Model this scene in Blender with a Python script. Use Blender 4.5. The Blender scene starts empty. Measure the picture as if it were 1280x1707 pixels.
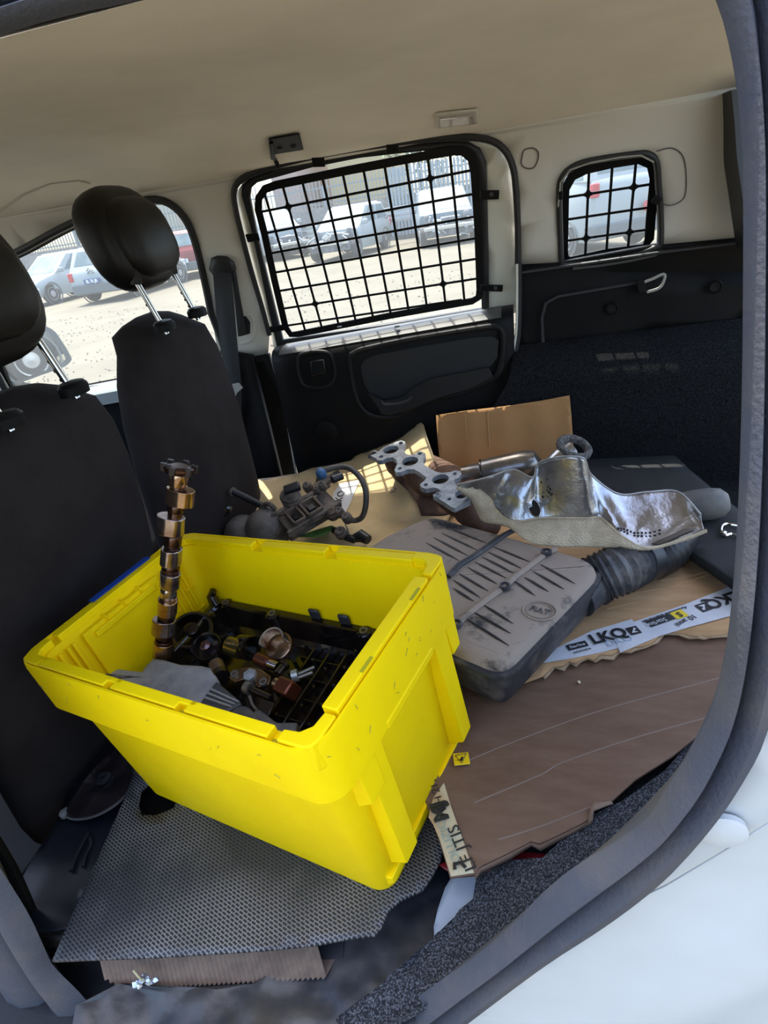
import bpy, bmesh, math, random
from mathutils import Vector as V, Matrix, noise
from mathutils.geometry import delaunay_2d_cdt
random.seed(7)
SC = bpy.context.scene
COL = SC.collection
# ---------------------------------------------------------------- camera, sky, sun, exposure
# world frame: the phone stands at the origin, x towards the tailgate, y across the car, z up; yard ground at z = -1.62
RX = ((0.96938332, -0.0246627, -0.24431074), (0.20260488, -0.48179854, 0.85253823), (-0.13873446, -0.87593488, -0.46205068))
FPX = 1000.0
cam_data = bpy.data.cameras.new('camera')
cam_data.sensor_fit = 'HORIZONTAL'; cam_data.sensor_width = 36.0
cam_data.lens = 36.0 * FPX / 1280.0
cam_data.clip_start = 0.02; cam_data.clip_end = 500
cam = bpy.data.objects.new('camera', cam_data); COL.objects.link(cam)
cam.matrix_world = Matrix([[RX[i][0], -RX[i][1], -RX[i][2], 0] for i in range(3)] + [[0, 0, 0, 1]])
SC.camera = cam

world = bpy.data.worlds.new('sky'); SC.world = world; world.use_nodes = True
wn = world.node_tree.nodes; wl = world.node_tree.links
sky = wn.new('ShaderNodeTexSky'); sky.sky_type = 'NISHITA'
sky.sun_disc = False; sky.sun_elevation = math.radians(68); sky.sun_rotation = math.radians(-20)
sky.dust_density = 3.0; sky.air_density = 1.0; sky.ozone_density = 1.0
wn['Background'].inputs['Strength'].default_value = 0.40
wl.new(sky.outputs[0], wn['Background'].inputs['Color'])

SUN_TRAVEL = V((0.19, -0.235, -1.0)).normalized()
sd = bpy.data.lights.new('sun', 'SUN'); sd.energy = 4.6; sd.angle = math.radians(0.5); sd.color = (1.0, 0.95, 0.86)
sun = bpy.data.objects.new('sun', sd); COL.objects.link(sun)
sun.rotation_euler = SUN_TRAVEL.to_track_quat('-Z', 'Y').to_euler()

SC.view_settings.view_transform = 'Standard'; SC.view_settings.look = 'None'
SC.view_settings.gamma = 1.0; SC.view_settings.use_curve_mapping = False
SC.view_settings.exposure = 1.05

ZG = -1.62
# ---------------------------------------------------------------- placing helpers
def ray(px, py):
    d = ((px - 640) / FPX, (py - 853.5) / FPX, 1.0)
    return V([sum(RX[i][k] * d[k] for k in range(3)) for i in range(3)])
def atY(px, py, y):
    d = ray(px, py); return d * (y / d.y)
def atZ(px, py, z):
    d = ray(px, py); return d * (z / d.z)
def atP(px, py, p, n):
    d = ray(px, py); return d * (V(p).dot(n) / d.dot(n))
def atF(px, py, g, t0=.2, t1=3.0, n=160):
    """first place along the sight line where g(point) changes sign"""
    d = ray(px, py); a = t0; ga = g(d * a)
    for i in range(1, n + 1):
        b = t0 + (t1 - t0) * i / n; gb = g(d * b)
        if (ga <= 0) != (gb <= 0):
            for _ in range(24):
                m = (a + b) / 2; gm = g(d * m)
                if (gm <= 0) == (ga <= 0): a = m
                else: b = m
            return d * b
        a, ga = b, gb
    return d * t1
def lerp(a, b, t): return a + (b - a) * t
def pw(x, tab):
    """piecewise linear"""
    if x <= tab[0][0]: return tab[0][1]
    for (a, fa), (b, fb) in zip(tab, tab[1:]):
        if x <= b: return fa + (fb - fa) * (x - a) / (b - a)
    return tab[-1][1]
def spline(pts, k=6, closed=True):
    pts = [V(p) for p in pts]; n = len(pts); out = []
    rng = range(n) if closed else range(n - 1)
    for i in rng:
        if closed: p0, p1, p2, p3 = pts[i - 1], pts[i], pts[(i + 1) % n], pts[(i + 2) % n]
        else: p0, p1, p2, p3 = pts[max(i - 1, 0)], pts[i], pts[i + 1], pts[min(i + 2, n - 1)]
        for j in range(k):
            t = j / k
            out.append(.5 * ((2 * p1) + (p2 - p0) * t + (2 * p0 - 5 * p1 + 4 * p2 - p3) * t * t + (3 * p1 - p0 - 3 * p2 + p3) * t ** 3))
    if not closed: out.append(pts[-1])
    return out
def rrect(x0, y0, x1, y1, r, k=4):
    out = []
    for cx, cy, a0 in ((x1 - r, y1 - r, 0), (x0 + r, y1 - r, 90), (x0 + r, y0 + r, 180), (x1 - r, y0 + r, 270)):
        for i in range(k + 1):
            a = math.radians(a0 + 90 * i / k); out.append((cx + r * math.cos(a), cy + r * math.sin(a)))
    return out
def inside(p, poly):
    x, y = p; c = False; n = len(poly)
    for i in range(n):
        x1, y1 = poly[i][0], poly[i][1]; x2, y2 = poly[i - 1][0], poly[i - 1][1]
        if (y1 > y) != (y2 > y) and x < (x2 - x1) * (y - y1) / (y2 - y1) + x1: c = not c
    return c
def offset2(poly, d):
    """moves a 2D closed outline outward by d (either winding)"""
    n = len(poly); ar = sum(poly[i - 1][0] * poly[i][1] - poly[i][0] * poly[i - 1][1] for i in range(n))
    s = 1 if ar > 0 else -1; out = []
    for i in range(n):
        a, b, c = V(poly[i - 1][:2]), V(poly[i][:2]), V(poly[(i + 1) % n][:2])
        t = (c - a).normalized(); out.append((b.x + s * t.y * d, b.y - s * t.x * d))
    return out

# ---------------------------------------------------------------- materials
MATS = {}
def mat(name, c, rough=.6, metal=0., c2=None, scale=20., lo=.4, hi=.6, bump=0., bscale=120., coat=0., detail=4., stretch=None, emit=0., spec=None):
    if name in MATS: return MATS[name]
    m = bpy.data.materials.new(name); m.use_nodes = True; MATS[name] = m
    N = m.node_tree.nodes; L = m.node_tree.links; b = N['Principled BSDF']
    b.inputs['Base Color'].default_value = (*c, 1); b.inputs['Roughness'].default_value = rough; b.inputs['Metallic'].default_value = metal
    if coat: b.inputs['Coat Weight'].default_value = coat
    if spec is not None: b.inputs['Specular IOR Level'].default_value = spec
    if emit: b.inputs['Emission Color'].default_value = (*c, 1); b.inputs['Emission Strength'].default_value = emit
    if c2 or bump:
        tc = N.new('ShaderNodeTexCoord'); mp = N.new('ShaderNodeMapping'); L.new(tc.outputs['Object'], mp.inputs['Vector'])
        if stretch: mp.inputs['Scale'].default_value = stretch
    if c2:
        nz = N.new('ShaderNodeTexNoise'); nz.inputs['Scale'].default_value = scale; nz.inputs['Detail'].default_value = detail; nz.inputs['Roughness'].default_value = .65
        rp = N.new('ShaderNodeValToRGB'); rp.color_ramp.elements[0].position = lo; rp.color_ramp.elements[1].position = hi
        rp.color_ramp.elements[0].color = (*c, 1); rp.color_ramp.elements[1].color = (*c2, 1)
        L.new(mp.outputs[0], nz.inputs['Vector']); L.new(nz.outputs[0], rp.inputs[0]); L.new(rp.outputs[0], b.inputs['Base Color'])
    if bump:
        n2 = N.new('ShaderNodeTexNoise'); n2.inputs['Scale'].default_value = bscale; n2.inputs['Detail'].default_value = 3
        bp = N.new('ShaderNodeBump'); bp.inputs['Strength'].default_value = bump; bp.inputs['Distance'].default_value = .004
        L.new(mp.outputs[0], n2.inputs['Vector']); L.new(n2.outputs[0], bp.inputs['Height']); L.new(bp.outputs[0], b.inputs['Normal'])
    return m
def glass(name, tint, haze):
    m = bpy.data.materials.new(name); m.use_nodes = True; N = m.node_tree.nodes; L = m.node_tree.links
    for n in list(N): N.remove(n)
    o = N.new('ShaderNodeOutputMaterial'); t = N.new('ShaderNodeBsdfTransparent'); t.inputs[0].default_value = (*tint, 1)
    g = N.new('ShaderNodeBsdfGlossy'); g.inputs['Roughness'].default_value = .05
    d = N.new('ShaderNodeBsdfTranslucent'); d.inputs[0].default_value = (.8, .85, .82, 1)
    a = N.new('ShaderNodeMixShader'); b = N.new('ShaderNodeMixShader'); a.inputs[0].default_value = .04; b.inputs[0].default_value = haze
    L.new(t.outputs[0], a.inputs[1]); L.new(g.outputs[0], a.inputs[2]); L.new(a.outputs[0], b.inputs[1]); L.new(d.outputs[0], b.inputs[2]); L.new(b.outputs[0], o.inputs[0])
    return m
GLASS = glass('dusty_window_glass', (.93, .97, .95), .05)

# ---------------------------------------------------------------- mesh building
class MB:
    def __init__(s): s.v = []; s.f = []
    def add(s, vs, fs):
        o = len(s.v); s.v += [V(v) for v in vs]; s.f += [tuple(i + o for i in f) for f in fs]; return s
    def box(s, c, size, M=None):
        x, y, z = [a / 2 for a in size]; vs = [V((a, b, d)) for a in (-x, x) for b in (-y, y) for d in (-z, z)]
        c = V(c); M = M or Matrix.Identity(4)
        return s.add([M @ (v + c) for v in vs], [(0, 1, 3, 2), (4, 6, 7, 5), (0, 4, 5, 1), (2, 3, 7, 6), (0, 2, 6, 4), (1, 5, 7, 3)])
    def hexa(s, p):
        """eight corners: bottom loop then top loop"""
        return s.add(p, [(3, 2, 1, 0), (4, 5, 6, 7), (0, 1, 5, 4), (1, 2, 6, 5), (2, 3, 7, 6), (3, 0, 4, 7)])
    def loft(s, secs, cap=True, closed=True):
        n = len(secs[0]); vs = [p for q in secs for p in q]; fs = []
        m = n if closed else n - 1
        for i in range(len(secs) - 1):
            for j in range(m):
                k = (j + 1) % n; fs.append((i * n + j, i * n + k, (i + 1) * n + k, (i + 1) * n + j))
        if cap and closed:
            fs.append(tuple(range(n))[::-1]); fs.append(tuple((len(secs) - 1) * n + j for j in range(n)))
        return s.add(vs, fs)
    def tube(s, pts, r, seg=10, closed=False, flat=1.0, up=None, cap=True):
        pts = [V(p) for p in pts]; n = len(pts); secs = []; u = None
        for i in range(n):
            if closed: t = pts[(i + 1) % n] - pts[i - 1]
            else: t = pts[min(i + 1, n - 1)] - pts[max(i - 1, 0)]
            t.normalize()
            if up is not None: u = V(up)
            elif u is None: u = V((0, 0, 1)) if abs(t.z) < .9 else V((1, 0, 0))
            u = (u - t * u.dot(t)).normalized(); w = t.cross(u)
            rr = r[i] if isinstance(r, (list, tuple)) else r
            secs.append([pts[i] + (u * math.cos(a) * flat + w * math.sin(a)) * rr for a in [2 * math.pi * k / seg for k in range(seg)]])
        if closed: secs.append(secs[0])
        return s.loft(secs, cap=cap and not closed)
    def lathe(s, prof, M=None, seg=20, cap=True):
        M = M or Matrix.Identity(4)
        return s.loft([[M @ V((r * math.cos(2 * math.pi * k / seg), r * math.sin(2 * math.pi * k / seg), z)) for k in range(seg)] for r, z in prof], cap=cap)
    def prism(s, poly, z0, z1, M=None):
        M = M or Matrix.Identity(4)
        return s.loft([[M @ V((x, y, z)) for x, y in [p[:2] for p in poly]] for z in (z0, z1)])
    def build(s, name, m, parent=None, smooth=35, bevel=0, solid=0, soff=0, sub=0, seg=2, M=None, merge=False):
        me = bpy.data.meshes.new(name)
        off = OFF.get(parent.name, V()) if parent else V()
        vs = [(M @ v if M else v) for v in s.v]
        me.from_pydata([tuple(v - off) for v in vs], [], s.f); me.validate()
        bm = bmesh.new(); bm.from_mesh(me)
        if merge: bmesh.ops.remove_doubles(bm, verts=bm.verts, dist=1e-5)
        bmesh.ops.recalc_face_normals(bm, faces=bm.faces); bm.to_mesh(me); bm.free()
        o = bpy.data.objects.new(name, me); COL.objects.link(o); me.materials.append(m)
        if smooth: me.shade_smooth(); me.set_sharp_from_angle(angle=math.radians(smooth))
        if parent: o.parent = parent
        OFF[o.name] = off
        if solid: q = o.modifiers.new('solid', 'SOLIDIFY'); q.thickness = solid; q.offset = soff
        if bevel: q = o.modifiers.new('bevel', 'BEVEL'); q.width = bevel; q.segments = seg; q.limit_method = 'ANGLE'; q.angle_limit = math.radians(40)
        if sub: q = o.modifiers.new('sub', 'SUBSURF'); q.levels = sub; q.render_levels = sub
        return o
OFF = {}
def sheet(outline, fn, holes=(), step=None):
    """flat outline with holes, filled with a grid, mapped to space by fn(u, v)"""
    outline = [tuple(p[:2]) for p in outline]; holes = [[tuple(p[:2]) for p in h] for h in holes]
    vs = list(outline); es = [(i, (i + 1) % len(outline)) for i in range(len(outline))]
    for h in holes:
        o = len(vs); vs += h; es += [(o + i, o + (i + 1) % len(h)) for i in range(len(h))]
    if step:
        sx, sy = step if isinstance(step, tuple) else (step, step)
        x0, x1 = min(p[0] for p in outline), max(p[0] for p in outline); y0, y1 = min(p[1] for p in outline), max(p[1] for p in outline)
        y = y0 + sy / 2; r = 0
        while y < y1:
            x = x0 + sx / 2 + (r % 2) * sx * .5
            while x < x1:
                if inside((x, y), outline) and not any(inside((x, y), h) for h in holes): vs.append((x, y))
                x += sx
            y += sy; r += 1
    rv, _, rf, _, _, _ = delaunay_2d_cdt([V(p) for p in vs], es, [], 0, 1e-7)
    fs = []
    for f in rf:
        c = ((sum(rv[i][0] for i in f)) / len(f), (sum(rv[i][1] for i in f)) / len(f))
        if inside(c, outline) and not any(inside(c, h) for h in holes): fs.append(tuple(f))
    m = MB(); m.add([fn(p[0], p[1]) for p in rv], fs); return m
def tag(o, label=None, cat=None, group=None, kind=None):
    if label: o['label'] = label
    if cat: o['category'] = cat
    if group: o['group'] = group
    if kind: o['kind'] = kind
    return o
def thing(name, label, cat, loc, group=None, kind=None):
    o = bpy.data.objects.new(name, None); COL.objects.link(o); o.location = loc; o.empty_display_size = .05
    OFF[o.name] = V(loc); return tag(o, label, cat, group, kind)
def struct(name, loc=(0, 0, 0)):
    return thing(name, None, None, loc, None, 'structure')
def basis(o, x, y=None, z=None):
    """matrix from an origin, an x axis and a z (or y) axis"""
    x = V(x).normalized()
    if z is not None: z = V(z); z = (z - x * z.dot(x)).normalized(); y = z.cross(x)
    else: y = V(y); y = (y - x * y.dot(x)).normalized(); z = x.cross(y)
    M = Matrix.Identity(4)
    for i in range(3): M[i][0], M[i][1], M[i][2], M[i][3] = x[i], y[i], z[i], o[i]
    return M
def text_mb(txt, size, M, extrude=.0003, shear=0., align='CENTER', bold=0.):
    cu = bpy.data.curves.new('txt', 'FONT'); cu.body = txt; cu.size = size; cu.align_x = align; cu.align_y = 'CENTER'; cu.extrude = extrude; cu.shear = shear; cu.offset = bold; cu.resolution_u = 3
    ob = bpy.data.objects.new('txt', cu); COL.objects.link(ob)
    dg = bpy.context.evaluated_depsgraph_get(); me = bpy.data.meshes.new_from_object(ob.evaluated_get(dg))
    mb = MB(); mb.add([M @ v.co for v in me.vertices], [tuple(p.vertices) for p in me.polygons])
    bpy.data.objects.remove(ob); bpy.data.curves.remove(cu); bpy.data.meshes.remove(me); return mb
# ================================================================ SETTING: the car's shell
M_headliner = mat('headliner_fabric', (.88, .81, .68), .9, c2=(.76, .69, .57), scale=3, lo=.35, hi=.75, bump=.15, bscale=900)
M_trim = mat('beige_plastic_trim', (.64, .61, .54), .6, bump=.05, bscale=900)
M_dark = mat('black_grained_plastic', (.0045, .0042, .0045), .55, c2=(.0075, .0068, .0066), scale=6, bump=.12, bscale=900, spec=.16)
M_dark2 = mat('dark_armrest_plastic', (.013, .012, .012), .45, bump=.1, bscale=900, spec=.18)
M_carpet = mat('black_side_carpet', (.0045, .0045, .0058), .95, bump=.5, bscale=1200, c2=(.020, .020, .020), scale=300, spec=.1)
M_cream = mat('off_white_body_paint', (.70, .69, .60), .3, coat=.4)
M_white = mat('white_body_paint', (.62, .62, .60), .35, coat=.1, c2=(.56, .56, .53), scale=2.5, bump=.03, bscale=30)
M_rubber = mat('black_rubber', (.018, .018, .02), .5)
M_seal = mat('dusty_rubber_seal', (.055, .059, .076), .62, c2=(.11, .095, .085), scale=9, lo=.45, hi=.8, bump=.25, bscale=260)
M_ground = mat('sunlit_yard_dust', (.090, .078, .052), .95, c2=(.130, .115, .080), scale=.9, lo=.3, hi=.7, bump=.5, bscale=14, detail=8)

# yard ground, a broad uneven sheet with loose gravel lying on it
g = MB(); nx, ny = 90, 70
for j in range(ny + 1):
    for i in range(nx + 1):
        x = -45 + 75 * i / nx; y = -14 + 66 * j / ny
        g.v.append(V((x, y, ZG + .02 * noise.noise(V((x * .6, y * .6, 0))) - .02)))
g.f = [(j * (nx + 1) + i, j * (nx + 1) + i + 1, (j + 1) * (nx + 1) + i + 1, (j + 1) * (nx + 1) + i) for j in range(ny) for i in range(nx)]
tag(g.build('ground', M_ground), kind='structure')
gm = MB()
for k in range(2600):
    y = 3.2 + 11 * random.random() ** 1.5; x = y * random.uniform(-1.2, .25); r = random.uniform(.008, .024)
    gm.lathe([(r * .4, -.4 * r), (r, 0), (r * .5, r * .5)], Matrix.Translation((x, y, ZG - .005)) @ Matrix.Rotation(random.random() * 6, 4, 'Z') @ Matrix.Scale(random.uniform(.6, 1.2), 4, (1, 0, 0)), seg=5)
tag(gm.build('gravel', mat('grey_gravel', (.12, .11, .085), .9)), 'loose grey gravel scattered over the sunlit yard', 'gravel', kind='stuff')

# --- roof lining
CZ = [(.445, .128), (.55, .160), (.75, .178), (1.0, .184), (1.25, .176), (1.38, .158), (1.47, .132), (1.53, .105), (1.561, .0915)]
def zc(y): return pw(y, CZ)
c = MB(); ys = [.455, .47, .5, .55, .65, .75, .9, 1.05, 1.15, 1.25, 1.32, 1.38, 1.43, 1.47, 1.5, 1.53, 1.561]; xs = [-2.3 + .06 * i for i in range(49)]
for x in xs:
    for y in ys:
        dent = -.010 * math.exp(-((x + .42) / .16) ** 2 - ((y - .72) / .06) ** 2) + .006 * noise.noise(V((x * 3, y * 4, 1))) * min(1, max(0, (1.5 - y) * 6)) * min(1, max(0, (y - .45) * 8))
        c.v.append(V((x, y, zc(y) + dent)))
c.f = [(i * len(ys) + j, i * len(ys) + j + 1, (i + 1) * len(ys) + j + 1, (i + 1) * len(ys) + j) for i in range(len(xs) - 1) for j in range(len(ys) - 1)]
tag(c.build('ceiling', M_headliner, smooth=60), kind='structure')
# outer roof skin closes the car above
r = MB(); r.loft([[V((x, y, z)) for y, z in ((.47, .15), (.52, .19), (.6, .22), (1.0, .24), (1.4, .22), (1.55, .17), (1.60, .10))] for x in (-2.35, -1.0, 0, .62)], closed=False)
tag(r.build('roof', M_white, solid=.003), kind='structure')

# --- far side wall; the upper part leans inwards
NW = V((0, 1, .29))
def pWall(px, py, off=0.): return atP(px, py, V((0, 1.5875 - off, 0)), NW)
def wxz(px, py, off=0.): q = pWall(px, py, off); return (q.x, q.z)
def wallf(off): return lambda x, z: V((x, 1.5875 - off - .29 * z, z))
win_f = [wxz(*p) for p in ((28, 669), (-12, 600), (-45, 520), (-60, 470), (-20, 445), (45, 413), (100, 383), (160, 356), (215, 340), (262, 333), (292, 345), (314, 372), (328, 410), (340, 460), (352, 520), (366, 606), (215, 634), (120, 652))]
door_px = [(863, 505), (863, 440), (863, 383), (860, 320), (855, 280), (843, 253), (822, 236), (786, 229), (730, 230), (664, 237), (580, 250), (502, 265), (440, 282), (404, 298), (390, 318), (393, 350), (405, 400), (420, 456), (436, 510), (449, 558), (457, 590), (475, 680), (493, 785)]
door_l = [(838, 640), (855, 590)]
small_o = [wxz(*p) for p in ((932, 330), (935, 300), (952, 280), (985, 268), (1060, 257), (1082, 258), (1094, 272), (1097, 310), (1100, 345), (1101, 400), (1092, 412), (1040, 428), (945, 441), (936, 436), (934, 400))]
up = [(-2.3, .0915), (.56, .0915)] + [wxz(*p) for p in ((1300, 388), (1240, 395), (1095, 408), (935, 437), (863, 442))]
up += [wxz(*p) for p in door_px[2:20]] + [wxz(447, 591), wxz(400, 601), wxz(372, 606), (-1.19, -.43), (-2.3, -.43)]
w = sheet(up, wallf(0), [win_f, small_o], .06)
wl_ = w.build('wall_left', M_trim, solid=.002, smooth=50)
tag(wl_, kind='structure')
# painted frame strip beside the front door glass and its rubber
def loop3(pts2, off): f = wallf(off); return [f(x, z) for x, z in pts2]
tag(MB().tube(loop3(spline(win_f, 3), .004), .010, 8, closed=True).build('trim_1', M_rubber), kind='structure')
wf = struct('window_1')
sheet(win_f, wallf(-.03)).build('pane', GLASS, wf, smooth=0)
MB().tube(loop3([(p[0] , p[1]) for p in spline(win_f, 3)], -.02), .012, 6, closed=True).build('window_frame', M_dark, wf)
# dark lower skins
low = sheet([(372, 604), (400, 600), (449, 590), (475, 680), (493, 790), (505, 900), (360, 900)], lambda a, b: pWall(a, b, .006), step=30)
tag(low.build('wall_left_sill_trim', M_dark, solid=.015), kind='structure')
fl = sheet([(x, z) for x, z in ((-2.3, -.38), (-1.63, -.425), (-1.19, -.395), (-.86, -.345), (-.80, -.36), (-.80, -1.05), (-2.3, -1.05))], lambda x, z: V((x, 1.66, z)), step=.1)
tag(fl.build('door_2', M_dark, solid=.02), kind='structure')
lg = MB(); P = [atY(*p, 1.62) for p in ((-40, 690), (30, 672), (120, 655), (215, 637), (375, 606))]
lg.loft([[q + V((0, .05, .004)), q + V((0, .0, 0)), q + V((0, -.02, -.016)), q + V((0, -.025, -.05)), q + V((0, .05, -.06))] for q in P])
tag(lg.build('window_1_ledge', mat('skylit_door_top', (.22, .25, .25), .5)), kind='structure')  # sunlight and sky tint painted into the pale door top

# cargo side: recessed dark trim and the bulging carpet below it
def ylow(z): return pw(-z, [(.0, 1.5875), (.12, 1.622), (.23, 1.642), (.385, 1.65), (.42, 1.60), (.45, 1.570), (.48, 1.556), (.60, 1.545), (.75, 1.56), (.9, 1.55)])
def gl(p): return p.y - ylow(p.z)
cu = [(861, 442), (935, 438), (1095, 409), (1240, 396), (1330, 384), (1330, 500), (1240, 532), (1100, 548), (860, 580)]
w2 = sheet(cu, lambda a, b: pWall(a, b, .004) if b < 470 else atP(a, b, V((0, 1.642, -.23)), V((0, 1, .06)).normalized()), step=20)
tag(w2.build('wall_left_cargo', M_dark, solid=.012, soff=1), kind='structure')
cc = sheet([(857, 578), (960, 566), (1100, 548), (1240, 531), (1340, 515), (1340, 1000), (1100, 900), (840, 900), (740, 900), (770, 800), (800, 720), (845, 640)], lambda a, b: atF(a, b, gl, .8, 2.6), step=14)
tag(cc.build('wall_left_carpet', M_carpet, solid=.008), kind='structure')
gr = MB().tube([atY(*p, 1.638) for p in ((905, 575), (903, 530), (910, 505), (930, 494), (1000, 482), (1070, 470))], .005, 6)
gr.tube([atY(*p, 1.625) for p in ((866, 455), (1000, 436), (1100, 421), (1240, 404))], .004, 6)
tag(gr.build('trim_2', M_rubber), kind='structure')
sw = MB()
for px, py, y in ((1020, 514, 1.64), (1192, 478, 1.63), (1096, 668, 1.575), (1148, 728, 1.59)):
    q = atY(px, py, y); sw.lathe([(.016, 0), (.016, .004), (.013, .007), (.011, .004), (.003, .003)], basis(q + V((0, .002, 0)), (1, 0, 0), z=(0, -1, 0)), seg=18)
tag(sw.build('trim_3', M_dark), kind='structure')
tk = MB(); kp = [(870, 262), (874, 250), (888, 247), (897, 254), (896, 268), (889, 280), (876, 280), (869, 273)]
tk.tube([pWall(p.x, p.y, .003) for p in spline([(x, y, 0) for x, y in kp], 4)], .0014, 6, closed=True)
kp2 = [(1094, 252), (1120, 247), (1139, 262), (1144, 300), (1140, 330), (1120, 342), (1104, 340)]
tk.tube([pWall(p.x, p.y, .004) for p in spline([(x, y, 0) for x, y in kp2], 4, False)], .0012, 6)
tag(tk.build('trim_4', mat('trim_gap_shadow', (.12, .11, .10), .8)), kind='structure')
pl = MB(); ring = [pWall(*p, .010) for p in kp]
# seam where roof lining meets the rear side trim
sm = MB().tube([atF(*p, lambda q: q.z - (zc(q.y) - .001), .6, 2.4) for p in ((866, 236), (930, 217), (1000, 203), (1050, 196), (1110, 200), (1170, 207), (1228, 203))], .0018, 6)
sm.tube([atF(*p, lambda q: q.z - (zc(q.y) - .001), .6, 2.4) for p in ((0, 352), (40, 325), (85, 306), (130, 301), (150, 306))], .002, 6)
tag(sm.build('trim_5', mat('pale_seam', (.55, .51, .44), .8)), kind='structure')
# dusty ledge under the quarter window, sun highlight put into its paler colour
bu = MB().loft([[atY(x, y, 1.655), atY(x, y + 3, 1.638), atY(x, y + 7, 1.638), atY(x, y + 7, 1.66)] for x, y in ((955, 443), (1000, 438), (1050, 430), (1094, 420), (1102, 412))])
tag(bu.build('window_3_ledge', mat('dusty_sunlit_ledge', (.05, .05, .045), .5)), kind='structure')
# rear: tailgate side trim and low sill, left open above to let light in
rb = MB().box((.60, 1.0, -.86), (.03, 1.5, .20)); tag(rb.build('wall_rear', M_dark), kind='structure')
rp = MB().loft([[q, q + V((.12, .03, 0)), q + V((.12, .10, 0)), q + V((0, .10, 0))] for q in [atY(*p, 1.5) for p in ((1219, 150), (1224, 200), (1228, 260), (1238, 330), (1250, 420))]])
tag(rp.build('trim_6', M_rubber), kind='structure')

# --- far rear door
door = struct('door_1')
dl = [wxz(*p) for p in door_px] 
tag(MB().tube([pWall(*p, .006) for p in spline([(x, y, 0) for x, y in door_px[1:20]], 3, False) for p in [(p[0], p[1])]], .0075, 8).build('trim_7', M_rubber), kind='structure')
win_o = [(463, 578), (450, 520), (433, 440), (417, 370), (404, 325), (405, 308), (417, 296), (450, 283), (542, 260), (640, 245), (746, 235), (780, 236), (800, 247), (810, 270), (812, 330), (814, 420), (815, 512), (640, 545)]
win_i = [(472, 566), (458, 510), (441, 440), (427, 380), (417, 328), (419, 313), (430, 303), (455, 296), (520, 278), (600, 262), (680, 253), (746, 247), (778, 247), (790, 260), (796, 280), (799, 350), (801, 430), (803, 514), (640, 541)]
def dfr(off): return lambda a, b: pWall(a, b, off)
dp = [(863, 520), (863, 440), (862, 383), (858, 320), (853, 282), (842, 256), (820, 239), (786, 232), (730, 233), (664, 240), (580, 253), (502, 268), (440, 285), (408, 300), (394, 320), (397, 350), (409, 400), (424, 456), (439, 510), (452, 558), (460, 590)]
sheet(dp, dfr(-.012), [offset2(win_o, 0)], 30).build('door_skin', M_cream, door, solid=.006)
sheet(win_o, dfr(-.006), [win_i], 30).build('window_rubber', M_rubber, door, solid=.012)
tag(MB().tube([atY(*p, 1.632) for p in ((459, 588), (466, 630), (476, 690), (486, 745), (494, 792), (499, 830))], .0035, 6).build('door_edge', M_cream, door))
MB().tube([atY(*p, 1.615) for p in spline([(862, 440, 0), (862, 505, 0), (860, 560, 0), (850, 605, 0), (836, 645, 0), (815, 678, 0), (790, 705, 0)], 4, False) for p in [(p[0], p[1])]], .0035, 6).build('door_edge', M_cream, door)
MB().tube([atY(*p, 1.618) for p in spline([(866, 440, 0), (866, 505, 0), (864, 560, 0), (855, 607, 0), (841, 647, 0), (820, 680, 0), (795, 708, 0)], 4, False) for p in [(p[0], p[1])]], .006, 6).build('door_seal', M_rubber, door)
wd = struct('window_2'); sheet(offset2(win_o, -2), dfr(-.035)).build('pane', GLASS, wd, smooth=0)
ws = struct('window_3'); f0 = wallf(-.056); sheet(offset2(small_o, .012), f0).build('pane', GLASS, ws, smooth=0)
so2 = spline([(x, z, 0) for x, z in small_o], 3); MB().loft([[wallf(o)(p.x, p.y) for p in so2] for o in (0, -.05)], cap=False).build('window_reveal', M_rubber, ws); MB().tube(loop3([(p.x, p.y) for p in so2], .002), .007, 8, closed=True).build('window_rubber', M_rubber, ws)
hl = MB().tube([pWall(*p, .012) for p in ((930, 345), (934, 305), (950, 283), (985, 271), (1035, 262), (1068, 259), (1090, 270))], .0016, 6)
hl.build('bright_edge', mat('bright_edge', (.55, .54, .5), .25, metal=.6), ws)
# inner door card
def ztop(x): return lerp(-.345, -.300, (x + .70) / .66)
YP = 1.585
cd = MB(); secs = []
for i in range(24):
    x = -.722 + i * (.68 / 23); zt = ztop(x); e = min(i, 23 - i); k = 1 - .35 * math.exp(-e * 1.2)
    zb = pw(x, [(-.72, -1.0), (-.30, -1.0), (-.22, -.9), (-.10, -.70), (-.04, -.60)])
    prof = [(1.672, zt + .004), (1.64, zt + .003), (1.612, zt - .002), (1.595, zt - .010), (YP, zt - .028), (YP, zt - .06), (YP + .004, lerp(zt, zb, .6)), (YP + .01, zb), (1.66, zb)]
    secs.append([V((x, lerp(1.66, y, k), z)) for y, z in prof])
cd.loft(secs)
lg2 = MB().loft([[q[0] + V((0, 0, .0015)), q[1] + V((0, 0, .0015)), q[2] + V((0, -.0005, .0015)), q[3] + V((0, -.0015, .0012)), q[3] + V((0, 0, -.004)), q[0] + V((0, 0, -.004))] for q in secs[1:-1]])
lg2.build('dusty_lit_ledge', mat('dusty_sunlit_ledge', (.05, .05, .045), .5, c2=(.12, .115, .095), scale=20, lo=.3, hi=.7), door)  # dust plus sunlight, both put into the paler ledge colour
card = cd.build('door_card', M_dark, door, smooth=50)
def cardtube(pp, r, name, m, par=door, off=.0, **kw):
    return MB().tube([atY(p[0], p[1], YP - off) for p in spline([(x, y, 0) for x, y in pp], 4)], r, 8, closed=True, **kw).build(name, m, par)
arm_o = [(583, 600), (592, 588), (615, 580), (700, 563), (800, 547), (828, 545), (838, 556), (838, 590), (830, 620), (812, 636), (770, 655), (715, 668), (690, 678), (660, 693), (632, 694), (608, 684), (592, 655)]
cardtube(arm_o, .008, 'pocket_rim', M_dark2)
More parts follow.
